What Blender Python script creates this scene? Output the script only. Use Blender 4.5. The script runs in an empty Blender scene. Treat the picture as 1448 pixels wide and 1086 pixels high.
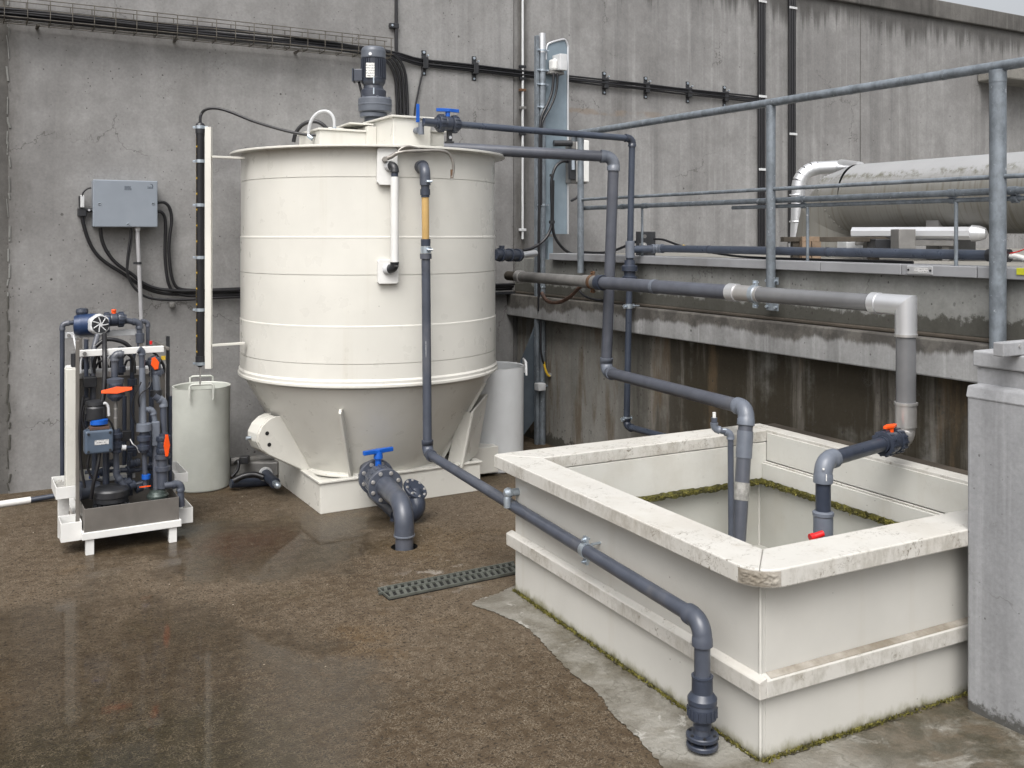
import bpy, math, random
from mathutils import Vector, Matrix
random.seed(7)
scene = bpy.context.scene
COL = scene.collection
V = Vector
PI = math.pi

# ---------------------------------------------------------------- camera frame (metres; camera at eye height)
CAMH = 1.75
YAW = math.radians(30.04)
FPX, CX, HZ = 1373.0, 724.0, 331.0
RT = V((math.cos(YAW), -math.sin(YAW), 0))
FW = V((math.sin(YAW), math.cos(YAW), 0))

def at(u, v, X=None, Y=None, Z=None, D=None):
    """a photograph measurement turned into a real position on a known plane"""
    d = FW + RT * ((u - CX) / FPX) + V((0, 0, (HZ - v) / FPX))
    if X is not None: t = X / d.x
    elif Y is not None: t = Y / d.y
    elif Z is not None: t = (Z - CAMH) / d.z
    else: t = D
    return V((0, 0, CAMH)) + d * t

# ---------------------------------------------------------------- mesh builder
def frame(ax):
    ax = V(ax).normalized()
    a = V((0, 0, 1)) if abs(ax.z) < 0.9 else V((1, 0, 0))
    e1 = ax.cross(a).normalized()
    e2 = ax.cross(e1).normalized()
    return e1, e2, ax

class MB:
    def __init__(s):
        s.v = []; s.f = []; s.sm = []
    def add(s, vs, fs, smooth=False):
        o = len(s.v)
        s.v += [V(p) for p in vs]
        for f in fs:
            s.f.append([i + o for i in f]); s.sm.append(smooth)
        return s
    def obox(s, c, a, b, d):
        c, a, b, d = V(c), V(a), V(b), V(d)
        vs = [c + a*i + b*j + d*k for i in (-1, 1) for j in (-1, 1) for k in (-1, 1)]
        return s.add(vs, [(0,1,3,2),(4,6,7,5),(0,4,5,1),(2,3,7,6),(0,2,6,4),(1,5,7,3)])
    def box(s, x0, x1, y0, y1, z0, z1):
        return s.obox(((x0+x1)/2, (y0+y1)/2, (z0+z1)/2), ((x1-x0)/2,0,0), (0,(y1-y0)/2,0), (0,0,(z1-z0)/2))
    def cyl(s, p0, p1, r, n=20, r2=None, caps=True):
        p0, p1 = V(p0), V(p1); r2 = r if r2 is None else r2
        e1, e2, ax = frame(p1 - p0)
        c = [e1*math.cos(2*PI*i/n) + e2*math.sin(2*PI*i/n) for i in range(n)]
        s.add([p0 + k*r for k in c] + [p1 + k*r2 for k in c],
              [(i, (i+1) % n, n+(i+1) % n, n+i) for i in range(n)], True)
        if caps:
            s.add([p0 + k*r for k in c], [list(range(n))[::-1]])
            s.add([p1 + k*r2 for k in c], [list(range(n))])
        return s
    def lathe(s, prof, org=(0,0,0), axis=(0,0,1), n=32, sharp=True):
        """prof: (r,h) list, every segment shaded on its own so that steps stay crisp"""
        org = V(org); e1, e2, ax = frame(axis)
        cs = [e1*math.cos(2*PI*i/n) + e2*math.sin(2*PI*i/n) for i in range(n)]
        if sharp:
            for (r0, h0), (r1, h1) in zip(prof, prof[1:]):
                s.add([org + c*r0 + ax*h0 for c in cs] + [org + c*r1 + ax*h1 for c in cs],
                      [(i, (i+1) % n, n+(i+1) % n, n+i) for i in range(n)], True)
        else:
            m = len(prof)
            s.add([org + c*r + ax*h for r, h in prof for c in cs],
                  [(k*n+i, k*n+(i+1) % n, (k+1)*n+(i+1) % n, (k+1)*n+i) for k in range(m-1) for i in range(n)], True)
        return s
    def tube(s, pts, r, n=12, caps=True):
        pts = [V(p) for p in pts]
        rs = r if isinstance(r, (list, tuple)) else [r]*len(pts)
        T = []
        for i in range(len(pts)):
            a = pts[max(i-1, 0)]; b = pts[min(i+1, len(pts)-1)]
            T.append((b - a).normalized())
        e1, e2, _ = frame(T[0])
        rings = []
        for i, p in enumerate(pts):
            if i:
                q = T[i-1].rotation_difference(T[i])
                e1 = q @ e1; e1 = (e1 - T[i]*e1.dot(T[i])).normalized(); e2 = T[i].cross(e1)
            rings.append([p + (e1*math.cos(2*PI*k/n) + e2*math.sin(2*PI*k/n))*rs[i] for k in range(n)])
        m = len(pts)
        s.add([p for r_ in rings for p in r_],
              [(k*n+i, k*n+(i+1) % n, (k+1)*n+(i+1) % n, (k+1)*n+i) for k in range(m-1) for i in range(n)], True)
        if caps:
            s.add(rings[0], [list(range(n))[::-1]]); s.add(rings[-1], [list(range(n))])
        return s
    def prism(s, poly, ext):
        ext = V(ext); n = len(poly); poly = [V(p) for p in poly]
        nrm = V((0, 0, 0))
        for i in range(n):
            nrm += poly[i].cross(poly[(i+1) % n])
        if nrm.dot(ext) < 0: poly = poly[::-1]
        return s.add(poly + [p + ext for p in poly],
                     [list(range(n))[::-1], list(range(n, 2*n))] + [(i, (i+1) % n, n+(i+1) % n, n+i) for i in range(n)])
    def ball(s, c, r, n=12, sz=1.0):
        c = V(c)
        prof = [(max(1e-4, r*math.sin(PI*k/(n))), -r*sz*math.cos(PI*k/n)) for k in range(n+1)]
        return s.lathe(prof, c, (0,0,1), n*2, sharp=False)
    def build(s, name, mat, parent=None, bevel=0.0, loc=None, seg=2):
        root = parent
        while root is not None and root.parent is not None: root = root.parent
        o = V(root.location) if root is not None else (V(loc) if loc is not None else V((0,0,0)))
        me = bpy.data.meshes.new(name)
        me.from_pydata([p - o for p in s.v], [], s.f)
        me.polygons.foreach_set('use_smooth', s.sm)
        me.materials.append(mat); me.update()
        ob = bpy.data.objects.new(name, me); COL.objects.link(ob)
        if parent is not None: ob.parent = parent
        elif loc is not None: ob.location = o
        if bevel:
            b = ob.modifiers.new('bevel', 'BEVEL'); b.width = bevel; b.segments = seg
            b.limit_method = 'ANGLE'; b.angle_limit = math.radians(50)
        return ob

def tag(o, label=None, cat=None, group=None, kind=None):
    for k, x in (('label', label), ('category', cat), ('group', group), ('kind', kind)):
        if x: o[k] = x
    return o

def thing(name, loc, label, cat, group=None):
    o = bpy.data.objects.new(name, None); o.empty_display_size = .1
    COL.objects.link(o); o.location = V(loc)
    return tag(o, label, cat, group)

def copy_tree(o, parent=None):
    c = o.copy(); COL.objects.link(c); c.parent = parent
    for ch in list(o.children): copy_tree(ch, c)
    return c

def crom(pts, n=6):
    """smooth curve through the points"""
    pts = [V(p) for p in pts]; P = [2*pts[0]-pts[1]] + pts + [2*pts[-1]-pts[-2]]
    out = []
    for i in range(1, len(P)-2):
        a, b, c, d = P[i-1:i+3]
        for k in range(n):
            t = k/n
            out.append(.5*((2*b) + (c-a)*t + (2*a-5*b+4*c-d)*t*t + (3*b-a-3*c+d)*t**3))
    return out + [pts[-1]]

def arc_corner(a, c, b, R, n=8):
    d1 = (a - c).normalized(); d2 = (b - c).normalized()
    ang = d1.angle(d2)
    tl = min(R / math.tan(ang/2), .49*(a-c).length, .49*(b-c).length)
    bis = (d1 + d2).normalized()
    RR = tl*math.tan(ang/2)
    cen = c + bis*(RR/math.sin(ang/2))
    p, q = c + d1*tl - cen, c + d2*tl - cen
    return [cen + p.normalized().slerp(q.normalized(), k/n)*RR for k in range(n+1)], tl

def pvc(parent, pts, r, mat, emat=None, R=1.7, sock=1.15, er=1.2, names=('pipe', 'elbow'), n=18, ends=True):
    """plastic pipe line: straight runs and socketed elbows, each a part"""
    pts = [V(p) for p in pts]; emat = emat or mat
    trim = [0.0]*len(pts)
    for i in range(1, len(pts)-1):
        trim[i] = arc_corner(pts[i-1], pts[i], pts[i+1], r*R, 8)[1] - .002
    for i, (a, b) in enumerate(zip(pts, pts[1:])):
        d = (b - a).normalized()
        MB().cyl(a + d*trim[i], b - d*trim[i+1], r, n).build(names[0], mat, parent)
    for i in range(1, len(pts)-1):
        a, c, b = pts[i-1], pts[i], pts[i+1]
        arc, tl = arc_corner(a, c, b, r*R, 8)
        d1 = (a-c).normalized(); d2 = (b-c).normalized(); L = r*sock
        path = [arc[0]+d1*L, arc[0]+d1*(L-.001), arc[0]+d1*.002] + arc + [arc[-1]+d2*.002, arc[-1]+d2*(L-.001), arc[-1]+d2*L]
        e = r*er
        rs = [e*1.07, e*1.07, e*1.05] + [e]*len(arc) + [e*1.05, e*1.07, e*1.07]
        MB().tube(path, rs, n).build(names[1], emat, parent)

def lathe_part(name, parent, prof, c, axis, mat, n=24, caps=True):
    m = MB()
    p = list(prof)
    if caps: p = [(1e-4, p[0][1])] + p + [(1e-4, p[-1][1])]
    m.lathe(p, c, axis, n)
    return m.build(name, mat, parent)

def union(name, parent, c, axis, r, L, mat, n=20):
    """threaded union: two ribbed nuts on a narrower body"""
    o = lathe_part(name, parent, [(r*1.2,-L),(r*1.2,-L*.8),(r*1.75,-L*.75),(r*1.8,-L*.35),(r*1.35,-L*.3),(r*1.35,L*.05),
                              (r*1.9,L*.1),(r*1.9,L*.5),(r*1.3,L*.6),(r*1.2,L)], c, axis, mat, n)
    return o

def nut_ring(m, c, axis, r, L, k=14):
    e1, e2, ax = frame(axis); c = V(c)
    for i in range(k):
        a = 2*PI*i/k; d = e1*math.cos(a)+e2*math.sin(a); t = ax.cross(d)
        m.obox(c + d*r, d*r*.06, t*r*.07, ax*L)

def ball_valve(parent, c, axis, r, up, hdir, hl, mat, hmat, vent=None, wing=True, ws=1.0, hh=2.35, ht=1.0):
    """ball valve > body, union nuts (ribbed), handle"""
    c = V(c); ax = V(axis).normalized(); up = V(up).normalized(); hd = V(hdir).normalized()
    body = lathe_part('valve_body', parent, [(r*1.25,-r*2.9),(r*1.25,-r*2.0),(r*1.5,-r*1.1),(r*1.65,-r*.6),(r*1.65,r*.6),(r*1.5,r*1.1),(r*1.25,r*2.0),(r*1.25,r*2.9)], c, ax, mat)
    for s_ in (-1, 1):
        m = MB(); cc = c + ax*s_*r*1.65
        m.lathe([(r*1.3,-r*.75),(r*1.8,-r*.7),(r*1.9,-r*.3),(r*1.9,r*.3),(r*1.8,r*.7),(r*1.3,r*.75)], cc, ax, 24)
        nut_ring(m, cc, ax, r*1.88, r*.55)
        m.build('union_nut', mat, body)
    h = MB()
    h.cyl(c + up*r*1.3, c + up*r*(hh-.1), r*.55, 14)
    sd = up.cross(hd).normalized()
    top = c + up*r*hh
    w, t = r*.42*ws, r*.2*ht
    if wing:
        poly = [top + hd*x*hl + sd*y for x, y in ((-1,-w*.6),(-.4,-w*1.1),(0,-w*1.5),(.4,-w*1.1),(1,-w*.6),(1,w*.6),(.4,w*1.1),(0,w*1.5),(-.4,w*1.1),(-1,w*.6))]
    else:
        poly = [top + hd*x*hl + sd*y for x, y in ((-.25,-w),(1,-w*.75),(1,w*.75),(-.25,w))]
    h.prism([p - up*t for p in poly], up*t*2.2)
    h.build('handle', hmat, body, bevel=r*.08)
    return body

def pipe_clamp(parent, c, axis, r, side, mat, name='clamp', L=.016):
    """two-piece hanger: ring band and a bolted ear on each side"""
    c = V(c); ax = V(axis).normalized(); sd = (V(side) - ax*V(side).dot(ax)).normalized(); u = ax.cross(sd)
    m = MB()
    m.lathe([(r*1.02,-L),(r*1.16,-L),(r*1.16,L),(r*1.02,L)], c, ax, 24)
    for s_ in (-1, 1):
        m.obox(c + sd*s_*(r*1.16+.012), sd*.014, u*.006, ax*L*.9)
        m.cyl(c + sd*s_*(r*1.16+.014) - u*.018, c + sd*s_*(r*1.16+.014) + u*.022, .005, 8)
        m.cyl(c + sd*s_*(r*1.16+.014) + u*.006, c + sd*s_*(r*1.16+.014) + u*.014, .0095, 6)
    return m.build(name, mat, parent)

def flange(parent, c, axis, r, t, mat, bmat, k=8, rb=None, name='flange', sub=True):
    e1, e2, ax = frame(axis); c = V(c); rb = rb or r*.8
    f = lathe_part(name, parent, [(r*.94,-t/2),(r,-t/2+.003),(r,t/2-.003),(r*.94,t/2)], c, ax, mat, 32)
    m = MB()
    for i in range(k):
        a = 2*PI*(i+.5)/k; p = c + (e1*math.cos(a)+e2*math.sin(a))*rb
        b = m if not sub else MB()
        b.cyl(p - ax*(t/2+r*.09), p + ax*(t/2+r*.09), r*.085, 6)
        b.cyl(p - ax*(t/2+r*.03), p + ax*(t/2+r*.03), r*.12, 10)
        if sub: b.build('bolt', bmat, f)
    if not sub: m.build('bolt', bmat, f)
    return f
# ---------------------------------------------------------------- materials
class G:
    def __init__(s, name):
        s.m = bpy.data.materials.new(name); s.m.use_nodes = True
        s.t = s.m.node_tree; s.N = s.t.nodes; s.L = s.t.links
        s.b = s.N['Principled BSDF']
    def n(s, typ, ins=None, **pr):
        x = s.N.new(typ)
        for k, val in pr.items(): setattr(x, k, val)
        for k, val in (ins or {}).items():
            s.put(x.inputs[k], val)
        return x
    def put(s, sock, val):
        if hasattr(val, 'is_output') and val.is_output: s.L.new(val, sock)
        elif hasattr(val, 'outputs'): s.L.new(val.outputs[0], sock)
        else:
            if isinstance(val, (tuple, list)) and len(val) == 3 and sock.type == 'RGBA': val = (*val, 1)
            sock.default_value = val
    def world(s): return s.n('ShaderNodeNewGeometry').outputs['Position']
    def objc(s): return s.n('ShaderNodeTexCoord').outputs['Object']
    def map(s, vec, sc=(1,1,1), loc=(0,0,0), rot=(0,0,0)):
        return s.n('ShaderNodeMapping', {'Vector': vec, 'Scale': sc, 'Location': loc, 'Rotation': rot}).outputs[0]
    def noise(s, vec, sc, det=4, ro=.55, dist=0.0, col=False):
        x = s.n('ShaderNodeTexNoise', {'Vector': vec, 'Scale': sc, 'Detail': det, 'Roughness': ro, 'Distortion': dist})
        return x.outputs['Color' if col else 'Fac']
    def vor(s, vec, sc, feat='F1', out='Distance', rnd=1.0):
        return s.n('ShaderNodeTexVoronoi', {'Vector': vec, 'Scale': sc, 'Randomness': rnd}, feature=feat).outputs[out]
    def ramp(s, fac, stops, interp='LINEAR'):
        x = s.n('ShaderNodeValToRGB', {'Fac': fac}); cr = x.color_ramp; cr.interpolation = interp
        while len(cr.elements) < len(stops): cr.elements.new(.5)
        for e, (p, c) in zip(cr.elements, stops):
            e.position = p; e.color = (c, c, c, 1) if isinstance(c, (int, float)) else (*c, 1)
        return x.outputs['Color']
    def step(s, fac, a, b):
        x = s.n('ShaderNodeMapRange', {'Value': fac, 'From Min': a, 'From Max': b, 'To Min': 0.0, 'To Max': 1.0}, interpolation_type='SMOOTHSTEP')
        return x.outputs[0]
    def mix(s, fac, a, b, mode='MIX'):
        x = s.n('ShaderNodeMix', data_type='RGBA', blend_type=mode)
        s.put(x.inputs['Factor'], fac); s.put(x.inputs['A'], a) if False else None
        s.put(x.inputs[6], a); s.put(x.inputs[7], b)
        return x.outputs[2]
    def math(s, op, a, b=0.0, c=0.0, clamp=False):
        x = s.n('ShaderNodeMath', operation=op, use_clamp=clamp)
        s.put(x.inputs[0], a); s.put(x.inputs[1], b); s.put(x.inputs[2], c)
        return x.outputs[0]
    def sep(s, vec): return s.n('ShaderNodeSeparateXYZ', {0: vec}).outputs
    def bump(s, h, st=.3, d=.01, nrm=None):
        ins = {'Height': h, 'Strength': st, 'Distance': d}
        if nrm is not None: ins['Normal'] = nrm
        return s.n('ShaderNodeBump', ins).outputs[0]
    def set(s, **k):
        nm = {'base': 'Base Color', 'rough': 'Roughness', 'metal': 'Metallic', 'normal': 'Normal', 'spec': 'Specular IOR Level',
              'coat': 'Coat Weight', 'coatr': 'Coat Roughness', 'coatn': 'Coat Normal', 'trans': 'Transmission Weight', 'ior': 'IOR', 'sss': 'Subsurface Weight'}
        for a, val in k.items(): s.put(s.b.inputs[nm[a]], val)
        return s.m

def simple(name, c, rough=.5, metal=0.0, var=.12, sc=14, dirt=None, damt=.35, bump=.05, bsc=60, rv=.15, spec=.5):
    """paint / plastic / metal with uneven tone, faint scuffs and dirt of its own"""
    g = G(name); p = g.objc()
    n1 = g.noise(p, sc, 5, .6)
    lo = tuple(x*(1-var) for x in c); hi = tuple(min(1, x*(1+var)) for x in c)
    col = g.mix(g.step(n1, .3, .7), lo, hi)
    if dirt:
        d = g.noise(g.map(p, (1,1,.35)), sc*.6, 7, .7)
        col = g.mix(g.math('MULTIPLY', g.step(d, .52, .75), damt), col, dirt)
    r = g.math('ADD', g.math('MULTIPLY', g.math('SUBTRACT', g.noise(p, sc*2.3, 4), .5), rv*2), rough, clamp=True)
    return g.set(base=col, rough=r, metal=metal, spec=spec, normal=g.bump(g.noise(p, bsc, 3), bump, .004))

def mk_concrete(name, c1, c2, streak=.5, streak_x=None, pits=1.0, cracks=True, drip_z=None, brown=None, moss=None, eff=None, joint=None):
    g = G(name); p = g.world(); xyz = g.sep(p)
    big = g.noise(p, .9, 6, .6); med = g.noise(p, 5, 6, .65); fine = g.noise(p, 55, 4, .6)
    f = g.math('ADD', g.math('MULTIPLY', big, .6), g.math('MULTIPLY', med, .4))
    col = g.mix(g.step(f, .36, .64), c1, c2)
    # cloudy pale bloom
    col = g.mix(g.math('MULTIPLY', g.step(g.noise(p, 2.3, 8, .7, .6), .55, .75), .35), col, tuple(x*1.3 for x in c2))
    # vertical run marks
    st = g.noise(g.map(p, (5.5, 5.5, .16)), 1.0, 5, .6)
    st2 = g.noise(g.map(p, (17, 17, .5), (3, 1, 2)), 1.0, 4, .6)
    amt = streak
    if streak_x: amt = g.math('ADD', g.math('MULTIPLY', g.step(xyz[0], *streak_x), streak), .12)
    col = g.mix(g.math('MULTIPLY', g.step(st, .47, .68), amt), col, tuple(x*.52 for x in c1))
    col = g.mix(g.math('MULTIPLY', g.step(st2, .52, .72), g.math('MULTIPLY', amt, .75)), col, tuple(x*1.42 for x in c2))
    col = g.mix(g.math('MULTIPLY', g.step(st, .38, .22), g.math('MULTIPLY', amt, .8)), col, tuple(x*1.25 for x in c2))
    if brown:
        nb = g.noise(p, 1.8, 7, .65); k = g.step(xyz[1], brown[1], brown[2])   # browner towards the near end
        drips = g.noise(g.map(p, (1, 9, .5)), 1.0, 6, .65)
        m = g.math('MULTIPLY', g.math('SUBTRACT', 1.0, k), g.step(g.math('ADD', nb, g.math('MULTIPLY', drips, .6)), .50, .80))
        col = g.mix(m, col, brown[0])
        m2 = g.math('MULTIPLY', g.step(drips, .56, .7), g.math('SUBTRACT', 1.0, g.math('MULTIPLY', k, .45)))
        col = g.mix(g.math('MULTIPLY', m2, .6), col, (.026, .023, .016))
        m3 = g.math('MULTIPLY', g.step(g.noise(g.map(p, (1, 4.5, .35), (4, 9, 0)), 1.0, 6, .65), .53, .68), .72)
        col = g.mix(m3, col, g.mix(med, (.13, .115, .095), (.30, .285, .26)))
        m4 = g.math('MULTIPLY', g.step(g.noise(g.map(p, (1, 5, .8), (7, 2, 0)), 1.0, 6, .65), .54, .68), .75)
        col = g.mix(m4, col, (.105, .074, .043))
    if eff:     # lime bloom hanging in scallops from the upper edge: z edge, depth
        edge = g.math('ADD', g.math('MULTIPLY', g.math('ADD', g.math('MULTIPLY', g.noise(g.map(p, (1, 7, .6)), 1.0, 7, .75), .45), g.math('MULTIPLY', g.noise(g.map(p, (1, 1.6, .2), (3, 6, 1)), 1.0, 3, .6), .9)), eff[1]*2.2), eff[0]-eff[1]*1.5)
        wet = g.step(xyz[2], g.math('SUBTRACT', edge, .010), g.math('ADD', edge, .022))
        col = g.mix(g.math('MULTIPLY', wet, .85), col, g.mix(g.step(g.noise(p, 6, 5, .7), .4, .6), (.034, .029, .023), (.095, .087, .075)))
    if drip_z:
        ln = g.math('SUBTRACT', drip_z[0], g.math('MULTIPLY', g.math('POWER', g.noise(g.map(p, (7, 7, .02)), 1.0, 4, .7), 2.2), drip_z[1]))
        dm = g.step(xyz[2], g.math('SUBTRACT', ln, .12), g.math('ADD', ln, .10))
        col = g.mix(g.math('MULTIPLY', dm, .75), col, (.045, .043, .040))
    if joint:
        jd = g.math('ABSOLUTE', g.math('SUBTRACT', xyz[0], joint + .06))
        jm = g.math('MULTIPLY', g.step(g.math('ADD', jd, g.math('MULTIPLY', g.noise(g.map(p, (3,3,.8)), 3.0, 6, .7), .22)), .24, .10), .7)
        col = g.mix(jm, col, (.055, .050, .044))
        jd2 = g.math('SUBTRACT', xyz[0], .36)
        jm2 = g.math('MULTIPLY', g.step(g.math('ADD', jd2, g.math('MULTIPLY', g.noise(g.map(p, (2,2,.6)), 3.5, 6, .7), .3)), .26, .08), .55)
        col = g.mix(jm2, col, (.075, .068, .060))
        cl = g.step(g.noise(g.map(p, (1,1,.55), (2,5,8)), 1.15, 6, .62, .5), .5, .72)
        col = g.mix(g.math('MULTIPLY', cl, .38), col, (.105, .10, .095))
        rg2 = g.step(g.math('ABSOLUTE', g.math('SUBTRACT', g.math('ADD', xyz[2], g.math('MULTIPLY', g.noise(p, 6, 5, .7), .10)), 2.93)), .035, .012)
        col = g.mix(g.math('MULTIPLY', g.math('MULTIPLY', rg2, g.step(g.noise(p, 2.0, 4, .6), .45, .55)), g.math('MULTIPLY', g.step(xyz[0], 4.4, 4.6), g.math('MULTIPLY', g.step(xyz[0], 6.3, 5.6), .7))), col, (.20, .165, .135))
    if moss:
        mm = g.math('MULTIPLY', g.step(g.math('ADD', g.noise(p, 9, 6, .7), g.math('MULTIPLY', g.math('SUBTRACT', moss[0], xyz[2]), moss[1])), .5, .62), .8)
        col = g.mix(mm, col, (.030, .028, .020))
    h = fine
    if pits:
        vd = g.vor(p, 15, 'F1'); vc = g.vor(p, 15, 'F1', 'Color')
        rad = g.math('MULTIPLY', g.math('POWER', g.sep(vc)[0], 9.0), .15*pits)
        pit = g.step(g.math('SUBTRACT', vd, rad), .03, -.02)
        vd2 = g.vor(g.map(p, loc=(3.3, 7.1, 1.7), sc=(1, 1, .8)), 46, 'F1'); vc2 = g.vor(g.map(p, loc=(3.3, 7.1, 1.7), sc=(1, 1, .8)), 46, 'F1', 'Color')
        pit2 = g.step(g.math('SUBTRACT', vd2, g.math('MULTIPLY', g.math('POWER', g.sep(vc2)[1], 6.0), .26*pits)), .03, -.02)
        pm = g.math('MAXIMUM', pit, pit2)
        clump = g.step(g.noise(p, 1.7, 4, .6), .35, .6)
        pm = g.math('MULTIPLY', pm, clump)
        col = g.mix(g.math('MULTIPLY', pm, .75), col, (.04, .036, .032))
        h = g.math('SUBTRACT', g.math('MULTIPLY', fine, .35), g.math('MULTIPLY', pm, 1.0))
    if cracks:
        q = g.n('ShaderNodeVectorMath', {0: p, 1: g.n('ShaderNodeVectorMath', {0: g.noise(p, 2.5, 5, .7, col=True), 'Scale': .55}, operation='SCALE').outputs[0]}, operation='ADD').outputs[0]
        ce = g.vor(q, .75, 'DISTANCE_TO_EDGE')
        ck = g.math('MULTIPLY', g.step(ce, .006, .001), g.step(g.noise(p, 1.1, 3), .5, .58))
        col = g.mix(g.math('MULTIPLY', ck, .6), col, (.06, .055, .05))
        # fine scratch-like crazing
        cz = g.vor(g.n('ShaderNodeVectorMath', {0: p, 1: g.n('ShaderNodeVectorMath', {0: g.noise(p, 9, 4, .7, col=True), 'Scale': .2}, operation='SCALE').outputs[0]}, operation='ADD').outputs[0], 7, 'DISTANCE_TO_EDGE')
        czm = g.math('MULTIPLY', g.step(cz, .02, .0), g.step(g.noise(p, 3.1, 4, .6), .54, .66))
        col = g.mix(g.math('MULTIPLY', czm, .35), col, (.08, .075, .07))
    col = g.mix(.5, col, g.ramp(g.math('ADD', g.math('MULTIPLY', fine, .6), g.math('MULTIPLY', g.noise(p, 21, 5, .7), .4)), [(.30, .60), (.70, 1.12)]), 'MULTIPLY')
    return g.set(base=col, rough=g.math('ADD', g.math('MULTIPLY', med, .25), .68), normal=g.bump(h, .45, .006), spec=.3)

def mk_ground():
    g = G('wet_exposed_aggregate'); p = g.world(); xyz = g.sep(p)
    def blob(x, y, r0, r1): return g.step(g.math('ADD', g.n('ShaderNodeVectorMath', {0: p, 1: (x, y, 0)}, operation='DISTANCE').outputs['Value'], g.math('ADD', g.math('MULTIPLY', g.noise(p, 2.6, 7, .68), .9), g.math('MULTIPLY', g.noise(g.map(p, loc=(4, 7, 0)), .95, 4, .6), 1.5))), r1 + 1.2, r0 + 1.2)
    big = g.noise(p, .55, 6, .6, .8); med = g.noise(p, 3.2, 7, .68); fine = g.noise(p, 62, 4, .65); gr = g.noise(p, 125, 3, .7)
    col = g.mix(g.step(big, .35, .66), (.050, .034, .019), (.088, .067, .046))
    col = g.mix(g.math('MULTIPLY', g.step(med, .5, .7), .55), col, (.078, .056, .033))
    col = g.mix(g.math('MULTIPLY', g.step(g.noise(p, 1.3, 6, .6, .5), .54, .74), .6), col, (.112, .088, .065))
    col = g.mix(g.math('MULTIPLY', g.step(g.noise(g.map(p, loc=(5, 2, 0)), 1.1, 6, .65), .57, .74), .5), col, (.090, .052, .018))
    col = g.mix(g.math('MULTIPLY', g.step(g.noise(g.map(p, loc=(1, 8, 0)), 1.3, 6, .65), .54, .72), .4), col, (.050, .044, .018))
    # rust bleed by the tank foot, olive film at the lower left, dark and brown patches before the plinth
    col = g.mix(g.math('MULTIPLY', blob(1.55, 5.55, .05, .42), .75), col, (.060, .022, .008))
    col = g.mix(g.math('MULTIPLY', blob(.30, 3.25, .2, .95), .75), col, (.026, .024, .009))
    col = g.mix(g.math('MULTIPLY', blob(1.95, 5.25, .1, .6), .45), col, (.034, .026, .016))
    col = g.mix(g.math('MULTIPLY', blob(2.25, 5.0, .1, .5), .35), col, (.085, .055, .022))
    # grit: squiggly pale edges of stones, dark gaps, a few white pebbles
    n1 = g.noise(p, 68, 2, .55); worm = g.math('MULTIPLY', g.step(g.math('ABSOLUTE', g.math('SUBTRACT', n1, .52)), .040, .012), g.step(g.noise(p, 17, 5, .65), .40, .58))
    col = g.mix(g.math('MULTIPLY', g.step(fine, .48, .38), .85), col, (.018, .013, .008))
    col = g.mix(g.math('MULTIPLY', worm, .62), col, (.200, .166, .122))
    col = g.mix(g.math('MULTIPLY', g.step(gr, .55, .68), .48), col, (.19, .157, .115))
    vs = g.vor(p, 19, 'F1'); vsc = g.sep(g.vor(p, 19, 'F1', 'Color'))[0]
    sp = g.math('MULTIPLY', g.step(vs, .10, .05), g.step(vsc, .93, .95))
    col = g.mix(g.math('MULTIPLY', sp, .8), col, (.48, .44, .37))
    # chalky scuffs near the drain
    col = g.mix(g.math('MULTIPLY', g.math('MULTIPLY', blob(2.1, 4.5, .02, .38), g.step(g.noise(p, 9, 6, .7), .53, .60)), .55), col, (.30, .28, .25))
    wn = g.noise(p, 1.0, 6, .62, .6)
    wet = g.math('ADD', g.math('MULTIPLY', wn, .9), g.math('MULTIPLY', g.math('MAXIMUM', blob(.25, 3.9, .6, 1.7), blob(1.6, 5.6, .3, 1.1)), .42))
    w = g.step(wet, .56, .82)
    col = g.mix(g.math('MULTIPLY', w, .75), col, g.mix(1.0, col, (.46, .42, .33), 'MULTIPLY'))
    h = g.math('ADD', g.math('MULTIPLY', fine, .5), g.math('MULTIPLY', gr, .5))
    rough = g.math('SUBTRACT', .72, g.math('MULTIPLY', w, .25))
    cn = g.bump(g.noise(p, 12, 4, .6), .035, .01)
    coat = g.math('ADD', g.math('MULTIPLY', w, .40), .0)
    return g.set(base=col, rough=rough, normal=g.bump(h, .5, .006), coat=coat, coatr=.05, coatn=cn, spec=.22)

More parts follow.
